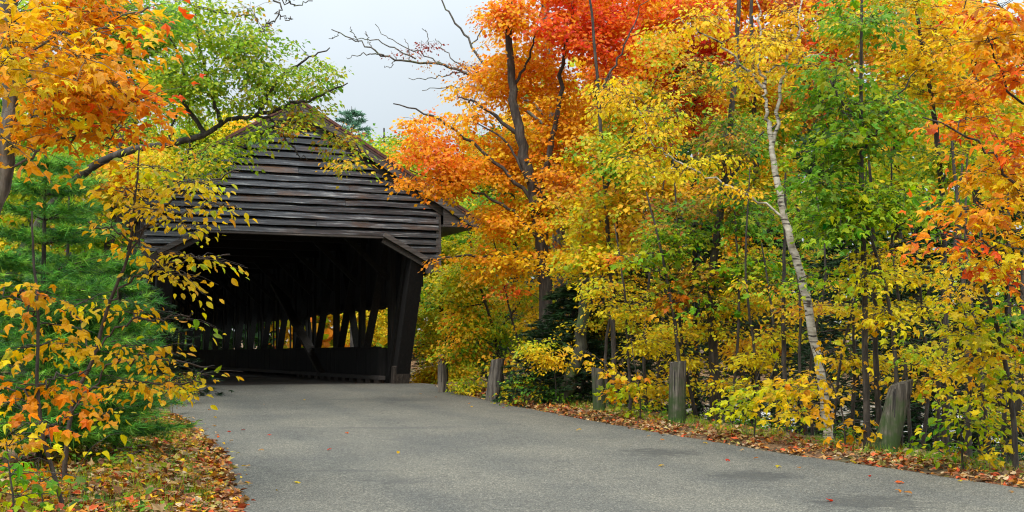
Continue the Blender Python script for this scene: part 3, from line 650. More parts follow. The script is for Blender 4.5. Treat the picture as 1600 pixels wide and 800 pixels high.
# ------------------------------------------------------------------ conifers
def conifer(name, label, d, base_px, top, r0, spread, cols='pine', needle=.09, whorl=.34, z0=.25, tuft=20, nsub=5, wid=.045, rise=.35, group=None, dens=1.0, lean=0., zmax=None):
    """top=(px,py) of the leader; spread = branch length near the ground in metres"""
    x = (base_px - HX) / FPX * d; bz = Gf(x, d) - .05; tp = W(top[0], top[1], d); Hh = tp[2] - bz
    base = np.array([x, d, bz]); T = thing(name, label, 'conifer' if 'hemlock' in name else 'pine tree', tuple(base), 0, group)
    Pt = spline([base, (base + tp) / 2 + [lean, 0, 0], tp], 12); t = TB(); t.tube(Pt - base, np.linspace(r0, .012, 12), 8); link('trunk', t.mesh('trunk'), M_BARK, T)
    tw = TB(); O = []; D = []; z = z0
    while z < Hh - .1 and (zmax is None or z < zmax):
        f = z / Hh; c = base + (tp - base) * f; Lb = spread * (1 - f) ** .75 * 1.0 + .12
        nb = max(4, int(RNG.integers(5, 8) * dens)); a0 = RNG.random() * 6.28
        for i in range(nb):
            az = a0 + i * 6.283 / nb + RNG.normal(0, .15); l = Lb * RNG.uniform(.65, 1.1); s_ = np.linspace(0, 1, 6)[:, None]
            hd = np.array([math.cos(az), math.sin(az), 0]); up = rise * RNG.uniform(.6, 1.3)
            Q = c + hd * l * s_ + np.array([0, 0, 1.]) * (l * up * s_ * (1 - .25 * s_) - (.25 * l * s_ ** 2 if rise < .1 else 0))
            tw.tube(Q - base, np.linspace(.006 + .008 * l, .003, 6), 4)
            side = np.cross(hd, [0, 0, 1.])
            for k in range(1, 6):
                for sgn in (-1, 1):
                    ll = l * .42 * (1.15 - k / 6) * RNG.uniform(.6, 1.15)
                    e = Q[k]; g = nrm(hd * .75 + side * sgn * .75 + np.array([0, 0, RNG.normal(.12 if rise > .1 else -.15, .15)]))
                    n2 = max(2, int(nsub * ll / .3)); tw.tube(np.array([e, e + g * ll]) - base, [.004, .002], 3)
                    ts = np.linspace(.2, 1, n2); O.append(e + g * ll * ts[:, None]); D.append(np.tile(g, (n2, 1)))
            ts = np.linspace(.35, 1, 7); O.append(np.array([Q[0] + (Q[-1] - Q[0]) * q for q in ts])); D.append(np.tile(nrm(Q[-1] - Q[0]), (7, 1)))
        z += whorl * RNG.uniform(.8, 1.2)
    link('branches', tw.mesh('branches'), M_TWIG, T, kind='stuff')
    O = np.concatenate(O); D = np.concatenate(D); n = len(O)
    fl = RNG.normal(0, 1, (n, tuft, 3)); dirs = nrm(D[:, None] * (1.1 if rise > .1 else .5) + fl * (.55 if rise > .1 else .6) * ([1, 1, 1] if rise > .1 else [1, 1, .25]))
    P0 = O[:, None] + RNG.normal(0, .012, (n, tuft, 3)) + D[:, None] * RNG.uniform(-.5, .5, (n, tuft, 1)) * .06; s = needle * RNG.uniform(.6, 1.15, (n, tuft, 1))
    sd_ = nrm(np.cross(dirs, RNG.normal(0, 1, (n, tuft, 3)))) * s * wid
    V = np.stack([P0 - sd_, P0 + sd_, P0 + dirs * s], 2).reshape(-1, 3) - base; F = np.arange(len(V)).reshape(-1, 3)
    cc = np.repeat((pal(cols, n)[:, None] * RNG.uniform(.45, 1.15, (n, 1, 1)) * RNG.uniform(.8, 1.2, (n, tuft, 1))).reshape(-1, 3), 3, 0)
    TRI[0] += len(F); link('foliage', mesh_np('foliage', V, F, cc), M_NEEDLE, T, kind='stuff')
    return T
# ------------------------------------------------------------------ trees and shrubs: left side
plant('maple_tree', 'orange gold maple overhanging the left edge, grey trunk at its side', 'tree', 11.5,
      [(-60, 760), (-35, 450), (2, 280), (14, 180), (10, 60), (0, -120)], .11,
      [(60, 50, 120, 60, 'gold orange gold', 2.2), (120, 140, 115, 48, 'orange gold orange', 2.3), (175, 190, 60, 28, 'orange deep orange'), (60, 205, 100, 30, 'gold orange gold', 2.2), (100, 100, 110, 40, 'gold orange', 2),
       (170, 30, 70, 40, 'gold orange'), (205, 10, 38, 28, 'deep orange', 1.2), (212, 150, 36, 40, 'orange gold deep', 1.5), (20, 110, 60, 50, 'gold yellow', 1.8, -1.2), (10, 30, 60, 40, 'gold orange', 1.8, -1.2), (0, 200, 50, 20, 'gold orange', 1.0, -1.2), (130, 95, 70, 40, 'gold orange gold', 1.6, -.8), (120, -40, 130, 40, 'gold orange')],
      leaf=.115, limbs=[[.016, (14, 200), (60, 178), (120, 190), (190, 160), (235, 150)], [.014, (10, 120), (80, 60), (160, 40), (230, 15)], [.014, (12, 160), (70, 110), (140, 100), (200, 120)], [.014, (2, 280), (60, 235), (110, 215), (160, 205)]],
      dr=.7, parts=300, bark=M_BARKG)
plant('oak_tree', 'green oak stretching a bent dark limb across the bridge gable', 'tree', 24,
      [(-60, 640), (0, 470), (70, 335), (135, 268), (200, 236), (262, 226), (320, 210), (350, 190)], .10,
      [(350, 55, 100, 50, 'oak lime', 1.3), (430, 125, 95, 50, 'oak lime', 1.2), (500, 120, 40, 40, 'oak', 1.), (300, 130, 80, 50, 'oak lime', 1.4), (255, 35, 60, 45, 'oak green', .9),
       (470, 185, 62, 22, 'oak rust lime', 1.3), (535, 215, 50, 20, 'oak rust lime', 1.0), (375, 228, 50, 20, 'lime oak', .8), (330, 5, 60, 30, 'oak lime', .8), (545, 245, 40, 18, 'oak gold', 1.0),
       (410, 160, 60, 20, 'oak', .8, .8), (395, 20, 14, 25, 'oak rust', .6), (270, 90, 60, 40, 'oak lime', .9), (385, 95, 60, 35, 'oak', 1.0), (215, 195, 50, 26, 'oak lime gold', .9, 1.4), (290, 180, 60, 26, 'oak lime', .9, 1.4), (350, 155, 60, 24, 'oak lime', 1., .8), (250, 240, 50, 22, 'gold lime yellow', 1.1, -.6), (330, 225, 50, 20, 'lime oak', 1.1, -.6), (310, 262, 60, 20, 'lime oak gold', 1.2, -.6), (400, 205, 50, 18, 'oak lime', .9, -.5), (430, 60, 60, 30, 'oak', .7), (330, 258, 50, 20, 'lime oak', .8, .8)],
      leaf=.10, kind='lobed', r1=.042, dr=1.3,
      limbs=[[.045, (350, 190), (400, 182), (440, 195), (485, 215)], [.045, (345, 192), (330, 140), (315, 90), (305, 10)], [.05, (320, 208), (284, 150), (285, 100), (250, 30)],
             [.045, (400, 182), (430, 130), (470, 100), (515, 75)], [.045, (384, 186), (450, 165), (500, 150), (545, 130)], [.035, (430, 190), (490, 195), (550, 225), (580, 250)],
             [.03, (300, 212), (296, 240), (290, 262)], [.03, (262, 226), (275, 180), (310, 150)], [.025, (440, 195), (460, 235), (480, 250)], [.03, (305, 10), (350, 20), (395, 25)]])
plant('bare_tree', 'bare twigs hanging into the pale sky over the green oak', 'tree', 20,
      [(-120, 640), (-60, 200), (60, -60), (200, -90), (330, -50)], .14, [(388, 10, 14, 12, 'rust oak', .5)], leaf=.07, r1=.03, bark=M_BARKG, NS=3, K=6,
      limbs=[[.02, (330, -50), (400, -20), (438, 8), (430, 32), (406, 52)], [.012, (436, 0), (460, 8), (486, 2)], [.010, (434, 18), (446, 28), (458, 30)], [.008, (446, 4), (458, -4), (470, -14)], [.008, (428, 34), (418, 36), (410, 46)]])
conifer('white_pine', 'tall young white pine with soft green needles behind the yellow sapling', 15.2, 62, (72, 215), .05, 1.55, needle=.13, wid=.028, tuft=20, dens=1.3, group='young white pines on the left bank')
conifer('white_pine', 'lower white pine with bright green needles beside the bridge mouth', 16.5, 180, (190, 385), .04, .78, needle=.13, wid=.028, tuft=20, dens=1.3, whorl=.26, group='young white pines on the left bank')
conifer('white_pine', 'smallest white pine standing on the leafy bank near the asphalt', 15.5, 140, (130, 470), .035, .9, needle=.12, wid=.028, tuft=19, dens=1.3, whorl=.22, group='young white pines on the left bank')
conifer('white_pine', 'white pine half cut by the left edge of the picture', 14.5, -20, (-10, 380), .04, 1.3, needle=.13, wid=.028, tuft=19, dens=1.2, group='young white pines on the left bank')
conifer('white_pine', 'white pine behind the others with its top below the oak limb', 20, 100, (108, 300), .06, 1.5, needle=.14, wid=.026, tuft=26, dens=1.3, group='young white pines on the left bank')
conifer('white_pine', 'dark blue green pine rising over the bridge roof', 66, 552, (549, 166), .2, 5.5, cols='bluepine', needle=.28, wid=.16, tuft=4, whorl=.46, nsub=.7, z0=9, dens=.85)
plant('witch_hazel', 'slender sapling with oval yellow leaves reaching in front of the bridge mouth', 'sapling', 13.2,
      [(98, 740), (112, 640), (145, 560), (172, 470), (200, 400), (212, 300), (218, 230)], .028,
      [(300, 285, 75, 18, 'gold yellow lime', .9), (250, 262, 50, 14, 'yellow lime', .8), (330, 318, 52, 14, 'gold yellow lime', .9), (240, 330, 60, 22, 'gold yellow', .9), (170, 356, 40, 12, 'gold', .8),
       (295, 352, 40, 12, 'yellow lime', .9), (300, 400, 66, 12, 'gold yellow lime', 1.1), (270, 428, 66, 14, 'gold yellow', 1.1), (285, 500, 28, 12, 'gold lime', .7), (215, 485, 40, 14, 'gold', .8),
       (150, 470, 38, 16, 'yellow', .7), (240, 545, 45, 15, 'gold', 1.0), (190, 540, 40, 14, 'gold yellow', .9), (270, 596, 50, 18, 'gold yellow', 1.2), (210, 600, 50, 16, 'gold', 1.1), (310, 575, 18, 22, 'gold lime', .7),
       (190, 300, 40, 20, 'gold yellow', .7), (205, 255, 24, 18, 'yellow lime', .7), (215, 385, 26, 16, 'gold', .8), (160, 655, 30, 14, 'yellow lime', .5)],
      leaf=.088, kind='oval', NS=3, K=6, dr=.35, parts=300, bark=M_TWIG, flat=.1, droop=.45, r1=.008, face=.8,
      limbs=[[.012, (172, 470), (230, 425), (300, 405), (362, 400)], [.012, (200, 400), (250, 330), (310, 290), (375, 270)], [.012, (206, 360), (270, 340), (330, 322), (375, 318)], [.012, (150, 550), (200, 505), (260, 498), (305, 488)],
             [.012, (118, 630), (180, 600), (250, 600), (320, 600)], [.012, (112, 650), (170, 575), (240, 560), (322, 572)], [.01, (145, 560), (120, 500), (100, 470)], [.01, (202, 390), (180, 360), (140, 352)]])
plant('maple_sapling', 'thin maple sapling with orange and gold sprays at the left edge', 'sapling', 11.6,
      [(104, 760), (70, 690), (58, 600), (60, 500), (52, 400), (50, 330)], .022,
      [(35, 462, 60, 16, 'gold orange', 1.3), (85, 500, 42, 14, 'gold', 1.2), (95, 535, 34, 14, 'gold yellow', 1.1), (95, 585, 50, 12, 'orange gold', 1.1), (50, 602, 60, 14, 'orange gold gold', 1.1), (15, 620, 40, 12, 'orange gold', 1.2),
       (75, 660, 38, 18, 'yellow lemon', 1.0), (20, 680, 30, 16, 'yellow gold', .9), (118, 620, 20, 12, 'orange', 1.0), (30, 540, 40, 14, 'gold yellow lime', .9), (28, 725, 24, 14, 'deep orange', .6)],
      leaf=.105, dr=.3, NS=4, K=8, parts=300, r1=.008, flat=.08, droop=.5, face=.8,
      limbs=[[.01, (60, 500), (40, 470), (5, 458)], [.01, (58, 600), (90, 590), (135, 580)], [.01, (62, 640), (40, 610), (0, 605)], [.01, (70, 690), (80, 665), (100, 655)]])
plant('maple_sapling', 'low green maple seedling in the bottom left corner', 'sapling', 9.2, [(20, 900), (22, 800), (14, 730), (10, 690)], .010,
      [(20, 740, 34, 22, 'green lime', .9), (14, 700, 26, 16, 'green lime rust', .8), (30, 775, 30, 14, 'green lime', .8)], leaf=.09, dr=.2, NS=3, K=6, parts=120, r1=.004, face=.8)
plant('beech_sapling', 'pale yellow sapling leaves low beside the left bank litter', 'sapling', 11.5, [(70, 800), (64, 760), (60, 720)], .008,
      [(64, 772, 18, 12, 'yellow', .7), (150, 700, 26, 16, 'lemon yellow', .6), (120, 745, 22, 10, 'gold', .5)], leaf=.11, kind='oval', dr=.2, NS=2, K=4, parts=40, r1=.004, face=.8)
L_BACK = [
 ('maple_tree', 'golden maple glowing behind the oak limb left of the roof', 27, [(160, 640), (170, 400), (185, 260), (195, 120)], [(170, 260, 75, 45, 'gold yellow orange'), (225, 265, 40, 45, 'gold yellow lime'), (130, 310, 80, 35, 'yellow lime'), (150, 370, 60, 40, 'lime green')]),
 ('maple_tree', 'lime green maple behind the tall pine at the left', 25, [(40, 640), (40, 400), (50, 240), (60, 100)], [(50, 290, 90, 60, 'lime lemon green'), (20, 380, 70, 60, 'lime green yellow'), (110, 240, 60, 40, 'lime green')]),
 ('maple_tree', 'green leafed maple high behind the orange crown at the top left', 30, [(120, 640), (140, 400), (170, 150), (190, -60)], [(200, 60, 90, 70, 'green oak lime', 1.9), (150, 0, 90, 50, 'green lime', 1.5), (240, 130, 70, 50, 'lime oak', 1.9), (270, 30, 60, 50, 'green lime', 1.2), (60, 20, 100, 60, 'lime green', 1.3), (50, 120, 90, 60, 'lime green yellow', 1.4), (130, 180, 90, 50, 'lime yellow', 1.4)]),
 ('maple_tree', 'yellow green maple between the orange crown and the bridge roof', 90, [(320, 500), (318, 350), (312, 250), (308, 150)], [(310, 215, 55, 40, 'lime lemon green'), (260, 240, 50, 50, 'lemon lime yellow'), (350, 200, 40, 30, 'lime yellow'), (290, 290, 60, 40, 'lime')]),
 ('maple_tree', 'yellow maple peeking over the left slope of the bridge roof', 88, [(395, 500), (395, 350), (390, 250), (385, 190)], [(385, 195, 40, 24, 'gold yellow'), (350, 235, 50, 30, 'yellow lime'), (430, 205, 30, 16, 'lime')])]
for nm, lb, d, tr, bls in L_BACK: plant(nm, lb, 'tree', d, tr, .13, bls, leaf=.12 if d < 50 else .26, dr=1.6, group='trees behind the left bank')
# ------------------------------------------------------------------ right side, front to back
plant('maple_tree', 'big orange maple with a forked dark trunk beside the bridge gable', 'tree', 28.5,
      [(852, 640), (850, 420), (834, 300), (812, 215), (800, 130), (796, 30), (800, -80)], .17,
      [(705, 262, 105, 38, 'orange gold orange'), (650, 215, 50, 50, 'orange gold deep', 1.2), (695, 240, 60, 40, 'orange deep'), (790, 235, 110, 80, 'gold orange', 1.4, 1.6), (780, 120, 80, 60, 'gold orange', 1.3, 1.2), (855, 110, 80, 80, 'orange gold orange', 1.4, 1.5),
       (905, 45, 90, 60, 'red deep red orange'), (960, 60, 70, 60, 'red deep orange', 1.6), (890, 190, 90, 60, 'gold orange', 1.6, .8), (800, 350, 60, 24, 'orange gold'), (690, 296, 40, 14, 'orange'), (800, 20, 70, 50, 'orange gold deep'), (780, 335, 80, 40, 'gold orange', 1.4, 1.4),
       (830, 395, 110, 22, 'gold orange yellow'), (748, 402, 62, 10, 'gold orange', 1.6), (690, 402, 30, 5, 'gold orange', .8), (900, 270, 90, 50, 'orange gold rust'), (800, 425, 100, 14, 'gold', 1.2), (635, 280, 26, 12, 'orange', 1.2), (880, -20, 90, 40, 'deep orange'), (960, -25, 90, 40, 'red orange', 1.6),
       (725, 180, 60, 30, 'orange gold', .9), (860, 330, 70, 40, 'gold orange lime'), (800, 450, 60, 8, 'deep rust', .9)],
      leaf=.098, dr=1.7, r1=.04, lod=.85,
      limbs=[[.10, (845, 330), (850, 280), (868, 200), (880, 100), (900, -20)], [.05, (840, 370), (790, 325), (720, 290), (640, 268)], [.05, (836, 320), (770, 250), (690, 190), (615, 160)], [.05, (812, 215), (750, 165), (715, 150)],
             [.05, (845, 350), (900, 290), (960, 250)], [.05, (848, 410), (790, 400), (720, 402), (680, 405)], [.04, (802, 140), (830, 80), (850, 0)], [.04, (834, 300), (790, 220), (740, 190)]])
plant('oak_tree', 'nearly bare tree stretching dark red leafed twigs into the pale sky', 'tree', 33,
      [(880, 640), (876, 400), (870, 220), (862, 130), (850, 0), (845, -80)], .20,
      [(700, 100, 70, 16, 'dark rust', .30), (640, 78, 45, 9, 'dark', .22), (760, 120, 50, 24, 'dark rust gold', .45), (730, 140, 40, 22, 'rust gold', .4), (775, 60, 30, 26, 'gold orange', .5), (760, 25, 30, 22, 'orange rust', .5), (665, 70, 26, 14, 'dark', .3)],
      leaf=.075, kind='oval', dr=.8, bark=M_BARKG, NS=3, K=6, r1=.06,
      limbs=[[.05, (866, 190), (800, 140), (740, 118), (680, 100), (610, 90), (560, 66), (518, 46)], [.05, (870, 210), (805, 160), (760, 105), (722, 50), (690, 5), (672, -30)], [.02, (650, 92), (600, 68), (572, 60), (545, 62)], [.02, (600, 86), (570, 84), (540, 92)],
             [.02, (700, 106), (660, 84), (620, 68), (585, 40)], [.02, (740, 118), (700, 84), (680, 60)], [.02, (720, 112), (680, 120), (640, 122)], [.02, (800, 140), (760, 140), (700, 135), (660, 140)], [.03, (762, 110), (750, 140), (735, 170), (725, 210)],
             [.02, (735, 70), (760, 40), (790, 20)], [.012, (560, 66), (552, 54), (548, 42)], [.012, (580, 74), (575, 60), (570, 48)], [.012, (530, 52), (524, 58), (515, 60)], [.012, (620, 90), (612, 102), (600, 104)], [.012, (640, 94), (640, 76), (632, 60)], [.012, (670, 70), (668, 55), (660, 45)]])
plant('white_birch', 'white birch with peeling speckled bark, forking high up', 'tree', 18.7,
      [(1297, 695), (1283, 590), (1254, 440), (1236, 380), (1222, 320), (1208, 250), (1202, 190)], .070,
      [(1185, 60, 80, 40, 'yellow gold', 1.0), (1100, 30, 70, 30, 'gold yellow', .9), (1250, 100, 50, 34, 'yellow gold', .9), (1160, 110, 50, 22, 'gold yellow', .8), (1030, 180, 70, 50, 'yellow gold lime', .7), (1000, 250, 60, 30, 'gold yellow lime', .8),
       (1060, 265, 60, 20, 'yellow', .8), (1140, 300, 60, 16, 'yellow gold', .8), (1230, 20, 50, 30, 'gold', .9), (960, 150, 50, 50, 'yellow gold', .7), (1120, 250, 60, 20, 'yellow lemon', .5)],
      leaf=.075, kind='oval', dr=.9, r1=.034, bark=M_BIRCH, K=9, NS=4, droop=.6,
      limbs=[[.028, (1204, 200), (1196, 150), (1190, 105), (1184, 30), (1180, -60)], [.030, (1208, 225), (1224, 120), (1246, 50), (1262, -50)], [.018, (1230, 345), (1165, 300), (1100, 275), (1050, 248), (1015, 215), (990, 150)], [.02, (1196, 140), (1150, 90), (1100, 50), (1050, 30)], [.02, (1192, 110), (1240, 100), (1290, 80)]])
plant('maple_tree', 'striped maple with broad green leaves to the right of the birch', 'tree', 17.6,
      [(1356, 700), (1352, 550), (1350, 380), (1345, 200), (1348, -40)], .05,
      [(1330, 215, 100, 60, 'green lime oak'), (1300, 120, 80, 50, 'green oak'), (1390, 310, 100, 50, 'lime green lime'), (1320, 330, 80, 50, 'green lime'), (1290, 270, 60, 60, 'green oak'), (1380, 150, 90, 50, 'green lime oak', 1.2), (1250, 440, 60, 20, 'green lime', .9), (1350, 20, 80, 50, 'oak green', 1.0)],
      leaf=.115, dr=.9, parts=300, limbs=[[.02, (1352, 450), (1390, 380), (1440, 300)], [.02, (1350, 380), (1310, 330), (1270, 260)], [.02, (1346, 240), (1390, 170), (1430, 110)], [.02, (1346, 200), (1310, 150), (1280, 90)]])
plant('maple_tree', 'orange and gold maple reaching in over the right edge', 'tree', 13.6,
      [(1720, 800), (1700, 500), (1675, 250), (1650, 0), (1640, -80)], .09,
      [(1500, 188, 75, 16, 'deep orange', 1.4), (1580, 215, 60, 24, 'orange deep'), (1555, 265, 62, 30, 'orange gold'), (1530, 320, 80, 30, 'gold orange'), (1575, 370, 50, 34, 'gold yellow'), (1520, 395, 56, 16, 'gold yellow', 1.2), (1560, 425, 54, 24, 'deep orange', 1.2),
       (1590, 110, 50, 50, 'deep orange'), (1550, 60, 50, 40, 'gold orange'), (1560, 10, 60, 36, 'gold red orange'), (1480, 365, 40, 10, 'deep', .8), (1610, 300, 40, 60, 'orange gold')],
      leaf=.115, dr=.5, parts=300, limbs=[[.02, (1690, 420), (1600, 310), (1530, 225), (1440, 180)], [.02, (1695, 480), (1590, 400), (1490, 372)], [.02, (1675, 250), (1600, 170), (1540, 60)], [.02, (1690, 330), (1600, 330), (1500, 330)]])
plant('maple_sapling', 'yellow maple sapling filling the right edge above the verge', 'sapling', 14.6,
      [(1588, 765), (1582, 640), (1560, 520), (1530, 420), (1500, 330)], .035,
      [(1530, 500, 80, 40, 'yellow lemon lime', 1.2), (1570, 590, 50, 40, 'lime yellow', 1.0), (1500, 450, 60, 20, 'yellow gold', 1.0), (1540, 545, 60, 20, 'yellow orange', .8), (1590, 480, 40, 40, 'lime green', 1.), (1565, 690, 40, 20, 'yellow', .7), (1520, 630, 40, 24, 'yellow lime', .7)],
      leaf=.10, dr=.6, parts=300, limbs=[[.012, (1570, 560), (1520, 520), (1470, 500)], [.012, (1582, 640), (1540, 620), (1500, 610)]])
plant('dogwood_shrub', 'low shrub of plain green and yellow leaves right of the leaning post', 'shrub', 15.2, [(1505, 720), (1500, 660), (1490, 600)], .014,
      [(1500, 650, 44, 26, 'green lime', 1.1), (1480, 690, 40, 16, 'green lime yellow', 1.0), (1530, 670, 30, 18, 'yellow lime', 1.0), (1490, 610, 30, 16, 'lime yellow', .8)], leaf=.10, kind='oval', dr=.35, NS=4, K=7, parts=260)
plant('maple_sapling', 'dark stemmed sapling with yellow sprays right over the leaning post', 'sapling', 17.4,
      [(1408, 700), (1402, 600), (1388, 470), (1352, 340), (1340, 250)], .035,
      [(1400, 480, 60, 26, 'yellow lemon', 1.1), (1440, 545, 60, 20, 'yellow lime', .9), (1350, 430, 60, 24, 'yellow lemon lime', 1.0), (1400, 400, 60, 16, 'yellow', .8), (1370, 500, 40, 12, 'yellow gold', 1.0), (1440, 610, 40, 24, 'yellow gold', .8)],
      leaf=.10, dr=.6, parts=200, limbs=[[.012, (1395, 520), (1430, 490), (1470, 470)], [.012, (1402, 600), (1430, 570), (1460, 545)]])
plant('maple_sapling', 'small yellow green maple spray low between birch and flat topped post', 'sapling', 18.9,
      [(1178, 695), (1182, 650), (1200, 600), (1215, 560)], .014, [(1185, 610, 60, 20, 'lemon yellow lime', 1.3), (1150, 635, 30, 14, 'lemon lime', 1.2), (1225, 600, 30, 16, 'yellow lemon', 1.2)], leaf=.12, dr=.4, NS=4, K=8, parts=240, face=.8)
plant('maple_sapling', 'golden yellow maple sapling around the foot of the birch', 'sapling', 17.6,
      [(1322, 700), (1315, 640), (1290, 580), (1270, 540)], .014, [(1262, 600, 50, 22, 'gold yellow', 1.3), (1350, 650, 26, 16, 'gold', 1.0), (1240, 648, 24, 14, 'yellow gold', 1.0), (1305, 550, 40, 12, 'gold yellow', .9)], leaf=.12, dr=.4, NS=4, K=8, parts=240, face=.8)
plant('maple_sapling', 'sapling with mixed orange and green leaves beside the thin dark post', 'sapling', 22.5,
      [(1000, 670), (1000, 620), (990, 560), (985, 520)], .014, [(972, 598, 38, 20, 'orange lime gold', 1.3), (915, 552, 28, 12, 'yellow gold', .8), (1000, 640, 30, 14, 'lemon lime', .8)], leaf=.12, dr=.4, NS=4, K=8, parts=160, face=.8)
plant('maple_sapling', 'green and rusty orange maple sprays above the flat topped post', 'sapling', 22.4,
      [(1070, 672), (1056, 520), (1035, 400), (1010, 300)], .04, [(1050, 465, 60, 18, 'rust orange green', 1.2), (1110, 420, 80, 26, 'green lime rust', 1.4), (1040, 400, 70, 24, 'green lime oak', 1.3), (1180, 400, 60, 24, 'green lime', 1.2), (1120, 465, 50, 18, 'lime yellow green', 1.1), (980, 400, 50, 18, 'orange deep lime', 1.1)],
      leaf=.13, dr=.6, parts=220, limbs=[[.014, (1050, 480), (1110, 430), (1180, 410)], [.014, (1040, 430), (1000, 410), (960, 400)]])
plant('maple_tree', 'gold and yellow maple high at the right, before the overhanging orange one', 'tree', 19.5,
      [(1478, 690), (1476, 450), (1468, 250), (1445, 100), (1420, -60)], .06,
      [(1470, 70, 90, 60, 'gold yellow'), (1430, 130, 60, 40, 'gold yellow lime'), (1520, 130, 70, 50, 'gold orange'), (1480, 250, 80, 60, 'lime green yellow', 1.2), (1420, -10, 70, 40, 'gold lime'), (1460, 320, 80, 40, 'lime green', 1.2)], leaf=.10, dr=1.0,
      limbs=[[.02, (1470, 300), (1500, 200), (1530, 120)], [.02, (1450, 120), (1490, 60), (1510, 0)]])
plant('maple_tree', 'gold leafed maple between the red crown and the birch', 'tree', 25.5,
      [(962, 650), (955, 450), (942, 250), (928, 60), (915, -60)], .055,
      [(1000, 160, 80, 60, 'gold yellow green rust', 1.2), (950, 230, 70, 60, 'gold lime green', 1.3), (1040, 60, 60, 50, 'gold orange lime', .9), (940, 320, 80, 40, 'gold rust lime'), (1020, 290, 80, 40, 'lime gold rust'), (930, 400, 80, 30, 'yellow gold lime')], leaf=.095, dr=1.3,
      limbs=[[.03, (945, 300), (990, 200), (1030, 120)], [.03, (935, 150), (970, 80), (1010, 0)]])
plant('maple_tree', 'green maple with rusty patches behind the pale birch limb', 'tree', 23,
      [(1122, 670), (1112, 450), (1130, 300), (1150, 100), (1155, -60)], .09,
      [(1080, 330, 90, 40, 'green rust oak'), (1140, 220, 80, 60, 'green oak rust'), (1060, 370, 70, 30, 'green lime'), (1170, 330, 70, 50, 'green oak'), (1100, 120, 60, 50, 'rust green gold', 1.2), (1200, 420, 80, 30, 'green lime yellow'), (1270, 330, 60, 60, 'green oak lime')], leaf=.11, dr=1.2,
      limbs=[[.03, (1115, 430), (1070, 350), (1030, 320)], [.03, (1130, 300), (1180, 220), (1230, 180)]])
plant('sumac_shrub', 'lime green shrub with hanging seed heads behind the two left posts', 'shrub', 31.5,
      [(790, 660), (772, 520), (745, 430), (730, 350)], .05,
      [(740, 440, 70, 40, 'lime green gold'), (770, 510, 80, 34, 'lime lemon green'), (722, 500, 44, 40, 'lime gold orange'), (718, 440, 36, 36, 'lime yellow'), (830, 460, 50, 40, 'lime gold'), (720, 545, 60, 24, 'orange lime green'), (760, 380, 60, 30, 'lime yellow')], leaf=.12, kind='oval', dr=1.0,
      limbs=[[.025, (772, 520), (830, 450), (850, 400)], [.025, (760, 470), (730, 480), (700, 470)]])
plant('maple_sapling', 'slim dark stems with gold leaves leaning behind the pale split post', 'sapling', 29.5,
      [(842, 650), (825, 580), (800, 500), (785, 430), (770, 370)], .035, [(850, 500, 50, 20, 'yellow gold', 1.), (800, 560, 60, 18, 'gold orange lime', 1.1), (820, 610, 60, 20, 'yellow lime green', 1.1)], leaf=.10, dr=.6)
plant('roadside_shrub', 'bushy yellow shrub beside the foot of the bridge', 'shrub', 38, [(703, 640), (698, 600), (690, 575)], .02,
      [(676, 582, 26, 24, 'yellow lime rust', 3), (664, 594, 20, 14, 'yellow gold', 3), (700, 590, 30, 20, 'lime yellow gold', 3), (682, 545, 24, 24, 'lime gold', 3), (676, 500, 18, 30, 'lime yellow', 2.5), (720, 570, 24, 24, 'gold lime', 2.5)], leaf=.09, kind='oval', dr=.5)
plant('roadside_shrub', 'low green and yellow shrub between the brown and the split post', 'shrub', 30.4, [(738, 640), (732, 615), (728, 600)], .02,
      [(728, 600, 26, 20, 'green lime yellow', 1.8), (745, 618, 18, 10, 'lime orange', 1.5)], leaf=.09, kind='oval', dr=.5)
plant('roadside_shrub', 'small yellow leafed shrub right of the pale split post', 'shrub', 26.6, [(820, 650), (820, 625), (820, 600)], .02,
      [(825, 600, 46, 30, 'green deepgreen yellow', .9), (870, 608, 34, 22, 'deepgreen green', .9), (802, 628, 22, 9, 'orange gold green', .9)], leaf=.085, kind='oval', dr=.6)
plant('roadside_shrub', 'orange tipped yellow shrub by the buttressed mossy trunk', 'shrub', 26.2, [(870, 650), (868, 600), (865, 560)], .02,
      [(860, 560, 50, 20, 'yellow gold', 1.2), (830, 540, 40, 20, 'lime yellow', 1.1)], leaf=.085, kind='oval', dr=.5)
plant('old_tree', 'thick mossy trunk leaning in the shade behind the dark post', 'tree', 26.5, [(872, 655), (888, 600), (905, 545), (912, 470), (915, 400), (912, 340)], .17,
      [(915, 360, 60, 30, 'gold lime', .8)], leaf=.10, bark=M_BARKM, r1=.06)
